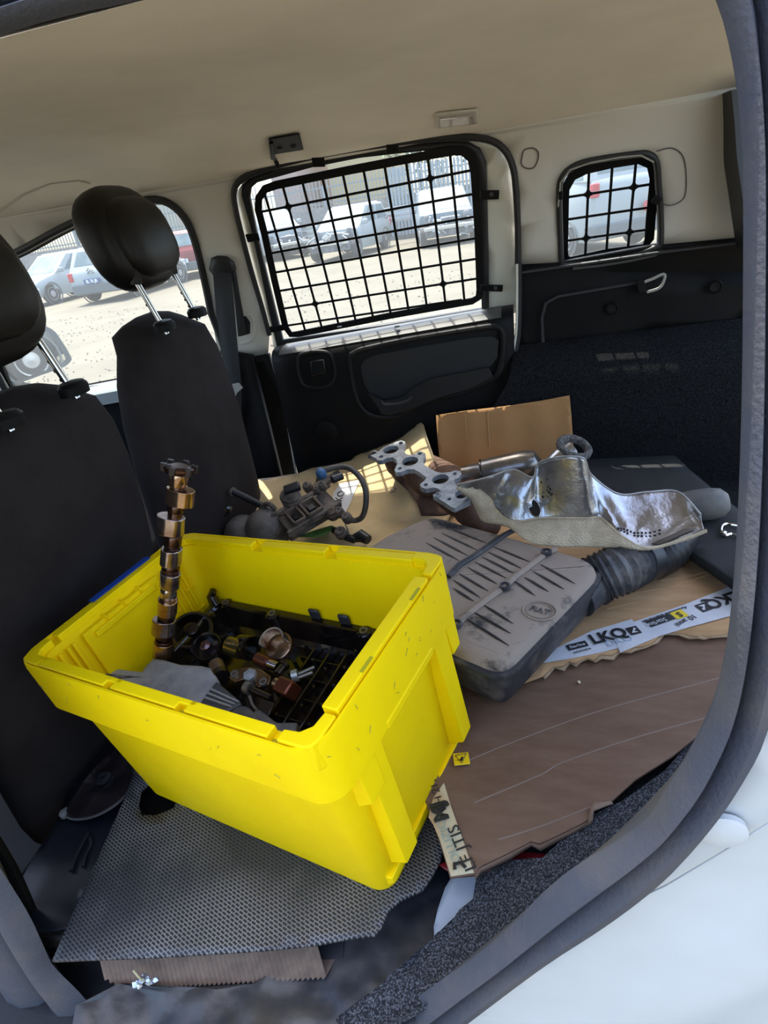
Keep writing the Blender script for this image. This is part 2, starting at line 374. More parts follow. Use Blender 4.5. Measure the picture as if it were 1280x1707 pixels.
arm_i = [(600, 612), (606, 600), (625, 591), (700, 577), (790, 562), (820, 560), (832, 567), (830, 596), (818, 612), (780, 625), (730, 632), (700, 642), (665, 668), (640, 672), (618, 662), (606, 640)]
sheet(offset2(arm_i, -1), lambda a, b: atY(a, b, YP - .002), step=20).build('pocket', mat('pocket_black', (.008, .008, .009), .6), door)
am = MB(); A = [((612, 655), (634, 690)), ((640, 668), (650, 693)), ((670, 662), (676, 687)), ((690, 645), (702, 676)), ((720, 631), (735, 664)), ((770, 622), (785, 650)), ((815, 612), (822, 630))]
am.loft([[atY(*a, YP - .004), atY(*a, YP - .03), atY(*b, YP - .035), atY(*b, YP - .002)] for a, b in A])
am.build('armrest', M_dark2, door, bevel=.004)
MB().tube([atY(*p, YP - .034) for p in ((636, 668), (640, 674), (660, 673), (680, 668), (688, 660))], .004, 8).build('pull_lip', M_rubber, door)
cardtube([(497, 600), (505, 590), (530, 586), (549, 590), (556, 604), (558, 625), (552, 640), (530, 646), (508, 642), (499, 626)], .006, 'handle_bezel', M_dark2)
hd = MB(); hd.loft([[atY(x, y, YP - o) for x, y in q] for q, o in (([(515, 600), (542, 597), (545, 625), (519, 630)], .001), ([(517, 602), (540, 599), (543, 622), (521, 627)], .012))])
hd.build('door_handle', mat('handle_black', (.006, .006, .007), .35), door, bevel=.003)
q = atY(545, 719, YP + .003); MB().lathe([(.034, 0), (.034, .006), (.030, .008), (.001, .008)], basis(q, (1, 0, 0), z=(0, -1, 0)), seg=28).build('round_cover', M_dark, door)
for px, py in ((566, 546), (662, 545)):
    q = atY(px, py, 1.612); MB().lathe([(.007, 0), (.007, .003), (.002, .003)], Matrix.Translation(q), seg=10).build('clip', M_rubber, door)

# --- floors
tag(MB().box((-.75, 1.0, -1.06), (3.0, 1.46, .04)).build('floor', mat('floor_black', (.010, .010, .013), .6, bump=.1)), kind='structure')
tag(MB().box((.24, 1.085, -.80), (.74, 1.17, .05)).build('floor_cargo', M_carpet), kind='structure')
# --- near side wall with the door opening the photo is taken through
def yop(z): return .33 + max(0, z + .25) * .27
def gop(p): return p.y - yop(p.z)
def pOp(px, py, off=0.): return atF(px, py, lambda p: gop(p) + off, .12, 2.2)
in_px = [(1150, -70), (1195, 0), (1222, 100), (1235, 200), (1240, 300), (1240, 500), (1237, 700), (1229, 900), (1216, 1050), (1196, 1150), (1168, 1222), (1110, 1318), (1067, 1376), (940, 1461), (860, 1536), (807, 1583), (706, 1658), (640, 1700), (540, 1775), (400, 1810), (280, 1790), (200, 1740), (137, 1663), (89, 1615), (74, 1586), (45, 1524), (0, 1452), (-90, 1300), (-200, 1000), (-320, 600), (-380, 250), (-300, 170), (-150, 118), (0, 58), (110, 25), (240, -3), (420, -50), (640, -95), (860, -125), (1050, -125)]
mid_px = [(1200, -100), (1245, -10), (1258, 100), (1265, 200), (1268, 300), (1268, 500), (1266, 700), (1258, 900), (1243, 1060), (1226, 1160), (1200, 1236), (1152, 1326), (1062, 1419), (985, 1485), (919, 1536), (850, 1590), (775, 1648), (700, 1710), (560, 1830), (400, 1860), (240, 1830), (150, 1770), (95, 1680), (50, 1615), (10, 1550), (-45, 1440), (-140, 1270), (-260, 980), (-370, 600), (-430, 220), (-320, 120), (-170, 75), (0, 20), (110, -15), (240, -45), (420, -90), (640, -135), (860, -165), (1080, -165)]
out_px = [(1262, -140), (1310, -10), (1322, 100), (1328, 200), (1330, 400), (1330, 700), (1322, 900), (1306, 1100), (1281, 1217), (1249, 1278), (1200, 1350), (1131, 1436), (1071, 1490), (1000, 1541), (908, 1600), (786, 1695), (700, 1760), (560, 1880), (400, 1920), (210, 1890), (110, 1810), (27, 1707), (0, 1650), (-100, 1520), (-220, 1260), (-350, 950), (-450, 600), (-520, 180), (-400, 60), (-180, 10), (0, -40), (240, -110), (640, -200), (860, -235), (1120, -225)]
def s2(pts, k=3): return [(p[0], p[1]) for p in spline([(x, y, 0) for x, y in pts], k)]
def band(a, b, offs, name, m, closed=True, k=3, n=340):
    """seal section swept between an inner and an outer edge of the opening"""
    def resample(pts, n):
        L = [0]
        for i in range(len(pts)): L.append(L[-1] + (V(pts[(i + 1) % len(pts)]) - V(pts[i])).length)
        out = []; j = 0
        for i in range(n):
            t = L[-1] * i / n
            while L[j + 1] < t: j += 1
            u = (t - L[j]) / (L[j + 1] - L[j]); p, q = V(pts[j]), V(pts[(j + 1) % len(pts)]); out.append(p.lerp(q, u))
        return out
    A = resample(s2(a, k), n); B = []
    sb = resample(s2(b, k), 900)
    for p in A: B.append(min(sb, key=lambda q: (q - p).length_squared))
    secs = []
    for p, q in zip(A, B):
        P0, P1 = pOp(p.x, p.y), pOp(q.x, q.y)
        secs.append([P0.lerp(P1, t) + V((0, -o, 0)) for t, o in offs])
    secs.append(secs[0]); mb = MB(); mb.loft(secs, cap=False); return mb.build(name, m, smooth=60)
tag(band(in_px, mid_px, [(0, -.002), (.03, .0), (.1, .004), (.3, .014), (.6, .018), (.85, .012), (.99, -.004), (1, -.03)], 'trim_8', M_seal), kind='structure')
tag(band(mid_px, out_px, [(.03, -.03), (.03, -.002), (.15, .010), (.4, .018), (.7, .014), (.95, .002), (1.0, -.012)], 'trim_9', M_seal), kind='structure')
def gbody(p): return p.y - (yop(p.z) - .002 + .04 * max(0, min(1, (p.x - .1) * 3)) * 0)
sk = [(V(pOp(x, y)).x, V(pOp(x, y)).z) for x, y in s2(out_px, 2)]
body = sheet([(-1.05, -1.48), (.75, -1.48), (.75, .20), (-1.05, .20)], lambda x, z: V((x, yop(z) + .006 - .012 * math.exp(-((x - .20 - (z + .62) * .55) / .05) ** 2) * (1 if z < -.4 else 0), z)), [offset2(sk, -.003)], .04)
tag(body.build('wall_right', M_white, solid=.004, soff=1, smooth=60), kind='structure')
inn = sheet([(-1.05, -1.40), (.60, -1.40), (.60, .16), (-1.05, .16)], lambda x, z: V((x, yop(z) + .05, z)), [offset2([(pOp(*p).x, pOp(*p).z) for p in s2(in_px, 2)], .06)], .1)
tag(inn.build('wall_right_lining', M_dark, solid=.01), kind='structure')
fr = MB().box((-1.55, .37, -.78), (1.0, .04, .9)); tag(fr.build('door_3', M_dark), kind='structure')
tag(MB().box((-2.2, 1.0, -.75), (.3, 1.3, .7)).build('dashboard', M_dark, bevel=.05), kind='structure')
# emblem-less plug, crease and rust on the sill paint
pq = pOp(1205, 1386); plug = MB().lathe([(.0175, -.004), (.0175, .0008), (.015, .0018), (.001, .0022)], basis(pq + V((0, -.001, 0)), (1, 0, 0), z=(0, -1, 0)), seg=28)
t = thing('body_plug', 'round white blanking plug in the painted sill beside the door seal', 'plug', pq)
plug.build('cap', M_white, t)
cz = MB().tube([pOp(*p) + V((0, .0008, 0)) for p in ((1400, 1290), (1330, 1345), (1280, 1375), (1200, 1425), (1110, 1478), (1020, 1520), (960, 1545))], .0010, 8, flat=.5)
tag(cz.build('trim_10', M_white, smooth=80), kind='structure')
def spot(px, py, r, sd):
    rn = random.Random(sd); c0 = pOp(px, py); return MB().prism([(r * rn.uniform(.5, 1.1) * math.cos(k * .7), r * rn.uniform(.4, .9) * math.sin(k * .7)) for k in range(9)], 0, .0004, basis(c0 + V((0, -.001 + .007, 0)), (1, 0, 0), z=(0, -1, .0)))
st_ = struct('rust_stains', pOp(1240, 1520))
for k, (x, y, r) in enumerate(((1248, 1516, .0055), (1242, 1524, .004), (1222, 1540, .003), (1236, 1508, .002), (1208, 1546, .0025), (1275, 1478, .004), (1262, 1500, .0015), (1103, 1584, .001), (1198, 1560, .002))):
    spot(x, y, r, k).build('rust_spot', mat('rust_stain', (.33, .20, .13), .9, c2=(.55, .45, .38), scale=300), st_, smooth=0)
# sill carpet and lower film between the load floor and the door seal
M_sillc = mat('speckled_grey_carpet', (.010, .011, .015), .95, c2=(.15, .155, .175), scale=420, lo=.45, hi=.68, bump=1.0, bscale=700, detail=1)
sc = [(800, 1440), (905, 1432), (985, 1365), (1040, 1335), (1110, 1285), (1165, 1225), (1235, 1060), (1245, 1150), (1200, 1260), (1100, 1370), (1000, 1450), (870, 1550), (760, 1650), (600, 1740), (560, 1700), (640, 1640), (720, 1570), (790, 1500)]
def zsc(p): return p.z - (-.775 - .10 * max(0, min(1, (.60 + p.x * .9 - p.y) * 4)))
scm = sheet(sc, lambda a, b: atF(a, b, lambda p: p.z - pw(p.x, [(-.35, -.86), (-.15, -.825), (-.06, -.79), (-.01, -.768), (.06, -.760)]), .3, 1.4), step=9)
for v in scm.v: v.z += .004 * noise.noise(v * 60) + .003 * noise.noise(v * 150)
tag(scm.build('floor_sill_carpet', M_sillc, solid=.006), kind='structure')
M_film = mat('dusty_black_film', (.014, .016, .022), .42, c2=(.075, .066, .058), scale=7, lo=.42, hi=.72, bump=.2, bscale=60)
fm = sheet([(130, 1680), (200, 1640), (330, 1648), (420, 1640), (470, 1615), (535, 1560), (700, 1470), (735, 1440), (900, 1420), (830, 1530), (740, 1640), (640, 1780), (100, 1800)], lambda a, b: atZ(a, b, -.862 + .00006 * (a - 400)), step=12)
for v in fm.v: v.z += .016 * noise.noise(v * 11) + .005 * noise.noise(v * 40)
tag(fm.build('floor_sill_film', M_film, solid=.003), kind='structure')
# ================================================================ FITTINGS: guards, lamp, bracket, seats, belt
M_steel = mat('black_powder_coated_steel', (.005, .005, .006), .5, spec=.2)
M_chrome = mat('chrome', (.75, .74, .72), .12, metal=1.)
M_fabric = mat('charcoal_seat_cloth', (.021, .0165, .016), .9, c2=(.030, .024, .023), scale=5, bump=.25, bscale=1500, spec=.14)
M_leath = mat('black_headrest_vinyl', (.0085, .0068, .0065), .45, spec=.35, bump=.08, bscale=700)

def guard(label, O, gx, gy, cols, rows, inner, pad, dia, hbr, tabs, gaps):
    O, gx, gy = V(O), V(gx), V(gy); n = gx.cross(gy).normalized()
    if n.y > 0: n = -n
    P = lambda c, r, h=0.: O + gx * c + gy * r + n * h
    t = thing('window_guard', label, 'guard', P(0, 0))
    inn = [(p[0], p[1]) for p in spline([(a, b, 0) for a, b in inner], 3)] if False else inner
    outer = offset2(inn, pad)
    sheet(outer, lambda a, b: P(a, b, -.001), [inn]).build('frame', M_steel, t, smooth=0, solid=.003)
    def clip(fixed, vert):
        xs = []
        for i in range(len(inn)):
            a, b = inn[i - 1], inn[i]; k = 0 if vert else 1
            if (a[k] > fixed) != (b[k] > fixed): u = (fixed - a[k]) / (b[k] - a[k]); xs.append(a[1 - k] + (b[1 - k] - a[1 - k]) * u)
        return (min(xs) - .1, max(xs) + .1) if xs else None
    for c in cols:
        q = clip(c, True)
        if q: MB().tube([P(c, q[0]), P(c, q[1])], .0035, 6, flat=.5, up=n).build('bar', M_steel, t)
    for r in rows:
        q = clip(r, False)
        if q:
            b = MB().tube([P(q[0], r), P(q[1], r)], .0033, 6, flat=.5, up=n)
            for c in cols:
                if q[0] < c < q[1]: b.prism([(.007 * math.cos(k * math.pi / 4 ) * (1 if k % 2 == 0 else .55), .007 * math.sin(k * math.pi / 4) * (1 if k % 2 == 0 else .55)) for k in range(8)], -.0015, .0015, basis(P(c, r), gx, z=n))
            b.build('bar', M_steel, t)
    for c, r in dia:
        MB().prism([(.0165, 0), (.005, .005), (0, .0165), (-.005, .005), (-.0165, 0), (-.005, -.005), (0, -.0165), (.005, -.005)], -.002, .002, basis(P(c, r), gx, z=n)).build('node_plate', M_steel, t)
    for a, b, wd in tabs:
        a, b = V(a), V(b); d = (b - a).normalized(); s = n.cross(d) * wd / 2
        MB().hexa([a - s, b - s, b + s, a + s, a - s + n * .004, b - s + n * .004, b + s + n * .004, a + s + n * .004]).build('bracket', M_steel, t, bevel=.002)
    return t, P
inner = [(-1.44, 1.0), (-1.38, -.1), (-1.22, -.5), (-.85, -.78), (-.3, -.84), (3, -.83), (6.5, -.78), (8.1, -.74), (8.5, -.66), (8.75, -.4), (8.83, .1), (8.80, 2.5), (8.66, 5.6), (8.6, 5.9), (8.4, 5.98), (4, 6.12), (-1.5, 6.42), (-1.8, 6.42), (-1.9, 6.1), (-1.68, 3.4)]
G0, GX, GY = (-.565, 1.559, .009), (.05, .0013, .00155), (-.0002, .0134, -.0481)
gd, GP = guard('large black steel window guard over the far rear door glass', G0, GX, GY, list(range(-1, 9)), list(range(0, 7)), inner, .36, [(0, 0), (7, 0), (0, 5), (7, 5)], None,
    [(pWall(800, 325, .03), pWall(832, 324, .03), .020), (pWall(800, 479, .03), pWall(838, 480, .03), .018), (pWall(432, 394, .03), pWall(411, 397, .03), .020), (pWall(474, 545, .03), pWall(450, 549, .03), .018), (pWall(532, 278, .03), pWall(530, 262, .03), .03), (pWall(655, 255, .03), pWall(654, 240, .03), .028)], None)
for px, py in ((819, 324), (826, 480)):
    q = pWall(px, py, .034); MB().lathe([(.005, 0), (.005, .003), (.001, .003)], basis(q, (1, 0, 0), z=(0, -1, 0)), seg=10).build('bolt', M_rubber, gd)
inner = [(-.85, .2), (-.84, -.3), (-.6, -.7), (-.1, -.86), (1, -.93), (2.1, -.92), (2.5, -.7), (2.66, -.2), (2.68, 1.5), (2.72, 2.5), (2.68, 2.66), (1, 2.66), (-.7, 2.82), (-.80, 2.78), (-.84, 2.5)]
gd2, _ = guard('small black steel window guard over the rear quarter glass', (.138, 1.651, -.063), (.0497, -.0008, .0005), (-.0003, .0140, -.0485), [0, 1, 2], [0, 1, 2], inner, .44, [(0, 0), (2, 0), (0, 2), (2, 2)], None,
    [(pWall(938, 325, .03), pWall(931, 326, .03), .018), (pWall(1088, 330, .03), pWall(1100, 336, .03), .016)], None)

# courtesy lamp
def lampp(px, py, h=0.): 
    q = atF(px, py, lambda p: p.z - zc(p.y) + .001, .6, 2.4); return q + V((0, -.5, -.85)).normalized() * h
L4 = [(725, 187), (796, 179), (798, 203), (728, 211)]
t = thing('courtesy_lamp', 'unlit rectangular courtesy lamp in the roof lining above the large window guard', 'lamp', lampp(760, 195))
MB().loft([[lampp(*p, .0) for p in L4], [lampp(*p, .006) for p in L4]]).build('lamp_housing', M_trim, t, bevel=.003)
L5 = [(731, 189), (790, 183), (792, 201), (733, 207)]
MB().loft([[lampp(*p, .005) for p in L5], [lampp(*p, .009) for p in L5]]).build('lens', mat('lamp_lens', (.42, .36, .33), .2, c2=(.5, .44, .4), scale=60, coat=.5), t, bevel=.002)
MB().tube([lampp(*p, .011) for p in ((733, 190), (788, 184), (790, 195))], .0014, 6).build('chrome_edge', M_chrome, t)
# hook bracket on the roof edge
t = thing('roof_bracket', 'black L-shaped metal bracket bolted to the roof lining above the window guard', 'bracket', lampp(475, 236))
B4 = [(447, 228), (499, 219), (506, 246), (456, 254)]
MB().loft([[lampp(*p, .002) for p in B4], [lampp(*p, .006) for p in B4]]).build('plate', M_steel, t, bevel=.003)
MB().tube([lampp(452, 232, .008), lampp(455, 256, .012), pWall(459, 266, .03), pWall(464, 279, .02)], .005, 8, flat=.5).build('arm', M_steel, t)
for px, py in ((466, 241), (489, 238)):
    MB().lathe([(.007, 0), (.007, .004), (.003, .006), (.001, .005)], basis(lampp(px, py, .006), (1, 0, 0), z=(0, -.5, -.85)), seg=12).build('bolt', M_rubber, t)
# cargo tie-down loop
t = thing('tie_down_loop', 'pale tie-down loop on the dark side trim below the quarter window', 'hook', atY(1090, 475, 1.62))
MB().tube([atY(*p, 1.615) for p in spline([(1062, 474, 0), (1085, 466, 0), (1106, 457, 0), (1107, 466, 0), (1099, 480, 0), (1078, 487, 0)], 4, False) for p in [(p[0], p[1])]], .0035, 8).build('loop', mat('pale_grey_metal', (.34, .33, .29), .4), t)
MB().loft([[atY(*p, y) for p in ((1060, 469), (1074, 467), (1077, 487), (1064, 490))] for y in (1.64, 1.61)]).build('base', M_dark, t, bevel=.002)

# seats
def superell(M, a, b, c, e=.6, f=.6, nu=28, nv=16):
    s = lambda w, m: math.copysign(abs(w) ** m, w); secs = []
    for i in range(nv + 1):
        ph = -math.pi / 2 + math.pi * i / nv; ph = max(-1.56, min(1.56, ph))
        secs.append([M @ V((a * s(math.cos(ph), f) * s(math.cos(th), e), b * s(math.cos(ph), f) * s(math.sin(th), e), c * s(math.sin(ph), f))) for th in [2 * math.pi * k / nu for k in range(nu)]])
    return MB().loft(secs)
def seat(label, x0, y0, zt, near):
    t = thing('front_seat', label, 'seat', (x0, y0, -1.04), 'front seats with chrome headrest rods')
    secs = []
    prof = [(.004, .008, .04), (-.004, .022, .085), (-.018, .036, .120), (-.05, .048, .155), (-.10, .056, .182), (-.18, .062, .20), (-.30, .066, .212), (-.50, .066, .216), (-.62, .060, .215), (-.72, .055, .21), (-.78, .05, .20)]
    prof = [(a, b, c * (1.16 if near else 1.05)) for a, b, c in prof]
    for dz, th, hw in prof:
        cx = x0 + .02 - .075 - .06 * dz * 0 + (-.16 * dz * 0 + .17 * dz if near else .02 * dz) - (.03 if dz > -.02 else 0); z = zt + dz
        sec = []
        for k in range(32):
            a = 2 * math.pi * k / 32; s = lambda w, m: math.copysign(abs(w) ** m, w)
            rx = s(math.cos(a), .7) * th; ry = s(math.sin(a), .62) * hw
            if rx > 0: rx += .014 * (1 - (ry / hw) ** 2) - .006
            sec.append(V((cx + rx, y0 + ry, z + .012 * (1 - (ry / .25) ** 2) * (1 if dz > -.1 else 0))))
        secs.append(sec)
    MB().loft(secs[::-1]).build('backrest', M_fabric, t, smooth=70)
    MB().loft([[V((x0 - .55, y0 - .24, z)), V((x0 - .1, y0 - .24, z)), V((x0 - .1, y0 + .24, z)), V((x0 - .55, y0 + .24, z))] for z in (-.78, -.66)]).build('seat_cushion', M_fabric, t, bevel=.04)
    hc = V((x0 - .073, y0, zt + .172)); R = Matrix.Translation(hc) @ Matrix.Rotation(math.radians(-14), 4, 'Y')
    hd = superell(R, .050, .133 if near else .120, .118 if near else .106, .62, .75); hd.build('headrest', M_leath, t, smooth=80)
    superell(R @ Matrix.Translation((.026, 0, -.008)), .045, .100, .082, .6, .7).build('headrest_back', M_leath, t, smooth=80)
    for s in (-.075, .075):
        a = V((x0, y0 + s, zt - .02)); b = V((x0 - .036, y0 + s, zt + .10))
        MB().tube([a, b], .0062, 12).build('rod', M_chrome, t)
        nb = MB(); 
        for k in range(3): nb.tube([a.lerp(b, .25 + .13 * k) + V((-.006, -.001, 0)), a.lerp(b, .29 + .13 * k) + V((-.006, -.001, 0))], .003, 6)
        nb.build('rod_notch', M_rubber, t)
        MB().lathe([(.028, -.01), (.028, .004), (.022, .010), (.010, .012)], Matrix.Translation(a + V((0, 0, .018))) @ Matrix.Scale(.75, 4, (1, 0, 0)), seg=18).build('rod_guide', M_dark, t)
        MB().tube([b + V((.006, 0, .03)), b + V((-.0, 0, -.012))], .013, 10).build('rod_sleeve', M_leath, t)
    return t
s1 = seat('far charcoal front seat, its chrome headrest rods standing in front of the side window', -.765, 1.275, -.178, False)
s2_ = seat('near charcoal front seat filling the left edge beside the yellow crate', -.735, .765, -.205, True)
# near seat back map-pocket seam and side bolster
# seat belt on the pillar
t = thing('seat_belt', 'black seat belt hanging down the beige pillar behind the far front seat', 'seat belt', pWall(372, 445))
bz = MB(); gq = [(350, 440), (352, 430), (362, 426), (378, 427), (390, 436), (394, 448), (388, 462), (372, 466), (356, 460), (348, 450)]
bz.loft([[pWall(*p, .0) for p in gq], [pWall(*p, .018) for p in gq], [pWall(lerp(371, p[0], .7), lerp(446, p[1], .7), .028) for p in gq]]); bz.build('upper_anchor', M_rubber, t, smooth=50)
M_web = mat('seat_belt_webbing', (.022, .024, .028), .7, bump=.3, bscale=900)
wb = MB(); W1 = [((355, 455), (386, 455), .03), ((360, 520), (391, 520), .05), ((372, 600), (398, 600), .09), ((380, 640), (402, 640), .11), ((385, 720), (403, 720), .12), ((388, 820), (405, 820), .10)]
wb.loft([[pWall(*a, o), pWall(*b, o)] for a, b, o in W1], closed=False); wb.build('webbing', M_web, t, solid=.0015)
wb = MB(); wb.loft([[pWall(*a, o), pWall(*b, o)] for a, b, o in [((386, 455), (393, 452), .028), ((392, 510), (402, 505), .016), ((397, 561), (412, 557), .004)]], closed=False); wb.build('webbing', M_web, t, solid=.0015)
tg = [(386, 640), (398, 638), (405, 646), (395, 655), (388, 672), (385, 660)]
MB().loft([[pWall(*p, .125) for p in tg], [pWall(*p, .130) for p in tg]]).build('tongue', mat('bright_tongue', (.75, .76, .74), .3, metal=.5), t)
sb = MB().tube([pWall(*p, .003) for p in spline([(404, 524, 0), (416, 524, 0), (424, 535, 0), (425, 552, 0), (418, 568, 0), (400, 573, 0)], 4, False) for p in [(p[0], p[1])]], .003, 8)
sb.build('slot_bezel', M_trim, t)
sl = [(398, 528), (410, 527), (417, 537), (417, 556), (400, 561)]
MB().loft([[pWall(*p, .001) for p in sl], [pWall(*p, .0025) for p in sl]]).build('slot', M_rubber, t)
# ================================================================ CARGO: mats, cardboard, crate
M_card = mat('tan_cardboard', (.50, .30, .145), .85, c2=(.42, .245, .11), scale=5, bump=.12, bscale=300, stretch=(1, 6, 1))
M_cardu = mat('pale_cardboard', (.62, .47, .26), .85, c2=(.52, .385, .20), scale=7, bump=.1, bscale=300)
M_wet = mat('oil soaked cardboard'.replace(' ', '_'), (.140, .078, .048), .6, c2=(.19, .115, .075), scale=9, lo=.35, hi=.7, bump=.15, bscale=250, stretch=(1, 4, 1), spec=.25)
M_edge = mat('torn_cardboard_edge', (.38, .26, .15), .9)
M_paper = mat('white_printed_tape', (.62, .62, .64), .4, c2=(.52, .53, .56), scale=14)
M_ink = mat('black_print', (.012, .012, .014), .5)
M_yel = mat('yellow_print', (.75, .55, .02), .5)

# dark load mat with clipped corner, right rear
ZM = -.705
mp = [(850, 800), (985, 766), (1050, 757), (1114, 755), (1150, 790), (1195, 828), (1245, 868), (1300, 905), (1300, 1010), (1235, 985), (1150, 925), (1060, 870), (980, 860)]
t = sheet(mp, lambda a, b: atZ(a, b, ZM), step=30)
M_mat = mat('dark_load_mat', (.026, .027, .028), .85, c2=(.036, .036, .035), scale=4, bump=.4, bscale=900, spec=.2)
ob = t.build('load_mat', M_mat, solid=.02, soff=0)
tag(ob, 'dark grey load mat with cut corners at the back right of the load floor', 'mat')
q = atZ(1205, 885, ZM + .014)
t = thing('steel_clip', 'small bright steel clip lying on the dark mat beside the right pillar', 'clip', q)
MB().tube([atZ(*p, ZM + .016) for p in spline([(1230, 876, 0), (1208, 874, 0), (1202, 884, 0), (1208, 892, 0), (1220, 890, 0), (1232, 895, 0)], 4, False) for p in [(p[0], p[1])]], .003, 8).build('wire', M_chrome, t)
MB().lathe([(.006, 0), (.006, .008), (.003, .01)], Matrix.Translation(atZ(1205, 892, ZM + .012)), seg=10).build('foot', M_chrome, t)
for (a, b, c_, d) in (((1150, 764), (1230, 757), (1232, 770), (1160, 778)), ((1200, 815), (1236, 812), (1236, 826), (1212, 828))):
    pass

# rubber mat under the crate: plane through the crate's feet
RC = ((0.95167, 0.28845, -0.10542), (-0.2934, 0.95537, -0.03455), (0.09075, 0.06381, 0.99383)); OC = V((-0.7229, 0.5161, -0.5069))
CL, CW, CH = .54, .3387, .3328
MC = Matrix([[RC[i][0], RC[i][1], RC[i][2], OC[i]] for i in range(3)] + [[0, 0, 0, 1]])
NC = V((RC[0][2], RC[1][2], RC[2][2]))
PB = OC - NC * (CH + .004)
def atMat(px, py, h=0.): return atP(px, py, PB + NC * h, NC)
m = bpy.data.materials.new('dimpled_rubber_mat'); m.use_nodes = True; N = m.node_tree.nodes; L = m.node_tree.links; b = N['Principled BSDF']
tc = N.new('ShaderNodeTexCoord'); mp_ = N.new('ShaderNodeMapping'); mp_.inputs['Rotation'].default_value = (0, 0, math.radians(25)); mp_.inputs['Scale'].default_value = (1, 1.0, 0)
L.new(tc.outputs['Object'], mp_.inputs[0])
br = N.new('ShaderNodeTexBrick'); br.offset = .5; br.inputs['Scale'].default_value = 1; br.inputs['Brick Width'].default_value = .0085; br.inputs['Row Height'].default_value = .0042; br.inputs['Mortar Size'].default_value = .0012; br.inputs['Mortar Smooth'].default_value = .6
L.new(mp_.outputs[0], br.inputs['Vector'])
nz = N.new('ShaderNodeTexNoise'); nz.inputs['Scale'].default_value = 4.5; nz.inputs['Detail'].default_value = 5; L.new(tc.outputs['Object'], nz.inputs['Vector'])
mr = N.new('ShaderNodeMapRange'); mr.inputs[1].default_value = .44; mr.inputs[2].default_value = .62; mr.inputs[3].default_value = .1; mr.inputs[4].default_value = 1.0; L.new(nz.outputs[0], mr.inputs[0])
dust = N.new('ShaderNodeMix'); dust.data_type = 'RGBA'; dust.inputs[6].default_value = (.034, .036, .042, 1); dust.inputs[7].default_value = (.21, .19, .18, 1); L.new(mr.outputs[0], dust.inputs[0])
mx = N.new('ShaderNodeMix'); mx.data_type = 'RGBA'; mx.inputs[6].default_value = (.010, .010, .013, 1); L.new(br.outputs['Fac'], mx.inputs[0]); L.new(dust.outputs[2], mx.inputs[7]); L.new(mx.outputs[2], b.inputs['Base Color'])
bp = N.new('ShaderNodeBump'); bp.inputs['Strength'].default_value = .8; bp.inputs['Distance'].default_value = .002; L.new(br.outputs['Fac'], bp.inputs['Height']); L.new(bp.outputs[0], b.inputs['Normal']); b.inputs['Roughness'].default_value = .55
M_rmat = m
ro = [(90, 1605), (118, 1540), (150, 1468), (185, 1390), (214, 1325), (222, 1300), (260, 1240), (500, 1150), (760, 1300), (745, 1380), (735, 1436), (722, 1462), (705, 1486), (668, 1504), (648, 1522), (638, 1546), (626, 1562), (580, 1568), (530, 1577), (440, 1586), (350, 1592), (250, 1598), (160, 1602)]
hole = [(236, 1322), (232, 1345), (238, 1362), (262, 1362), (292, 1350), (300, 1320), (260, 1300)]
rm = sheet(ro, lambda a, b: atMat(a, b, .0), [hole], 22)
for v in rm.v: v.z += .0015 * noise.noise(v * 14)
tm = thing('rubber_mat', 'dusty dimpled black rubber mat under the yellow crate, with a cut-out', 'mat', atMat(400, 1450))
rm.build('mat_sheet', M_rmat, tm, solid=.005, soff=-1)
# a board below carries the mat and the crate
bd = [(210, 1330), (260, 1240), (520, 1150), (760, 1300), (700, 1400), (600, 1480), (400, 1480)]
tag(sheet(bd, lambda a, b: atMat(a, b, -.03), step=80).build('floor_board', M_dark, solid=.02, soff=0), kind='structure')
# pleated filter element sticking out below the mat
tf = thing('pleated_filter', 'brown pleated air filter element wedged under the front edge of the rubber mat', 'filter', atMat(400, 1600, -.03))
f0, f1 = atMat(165, 1596, -.014), atMat(528, 1572, -.014); dn = V((.012, -.020, -.034)); bk = V((.03, .10, .0))
fm_ = MB(); n = 46; secs = []
for i in range(n * 2 + 1):
    q = f0.lerp(f1, i / (2 * n)); o = V((0, -.0035, 0)) * (i % 2); dd = dn * (1 if i > 8 else .6 + .05 * i)
    secs.append([q + bk, q + o, q + dd + o, q + dd + bk])
fm_.loft(secs, closed=False, cap=False)
tag(fm_.build('pleats', mat('brown_filter_paper', (.19, .125, .085), .85, c2=(.13, .085, .06), scale=30), tf, smooth=0), kind='stuff')
MB().box((0, 0, 0), ((f1 - f0).length + .012, .10, .006), basis((f0 + f1) / 2 + V((.01, .058, -.012)) + dn * .4, f1 - f0, z=(0, -.2, 1))).build('filter_frame', M_rubber, tf)

# painted floor pan left of the mat, with pressed ribs and a seat foot cover
M_pan = mat('blue_black_floor_pan', (.008, .009, .016), .35, c2=(.014, .015, .024), scale=8)
pn = sheet([(90, 1380), (120, 1300), (180, 1235), (240, 1260), (215, 1330), (120, 1545), (60, 1560), (20, 1480)], lambda a, b: atMat(a, b, -.035), step=14)
for v in pn.v: v.z += .006 * noise.noise(v * 16)
tag(pn.build('floor_pan', M_pan, solid=.004), kind='structure')
rb_ = MB().tube([atMat(*p, -.028) for p in ((148, 1388), (140, 1402), (128, 1425), (118, 1452))], .0035, 8)
rb_.tube([atMat(*p, -.028) for p in ((150, 1396), (152, 1408), (143, 1425), (138, 1445))], .003, 8)
tag(rb_.build('floor_rib', M_pan, smooth=80), kind='structure')
tag(MB().box((0, 0, 0), (.05, .02, .03), basis(atMat(90, 1560, -.05), (1, .1, 0), z=(0, 0, 1))).build('floor_crossbar', M_dark, bevel=.004), kind='structure')
ft = thing('seat_foot_cover', 'glossy black oval seat foot cover on the floor left of the rubber mat', 'cover', atMat(165, 1320, -.02))
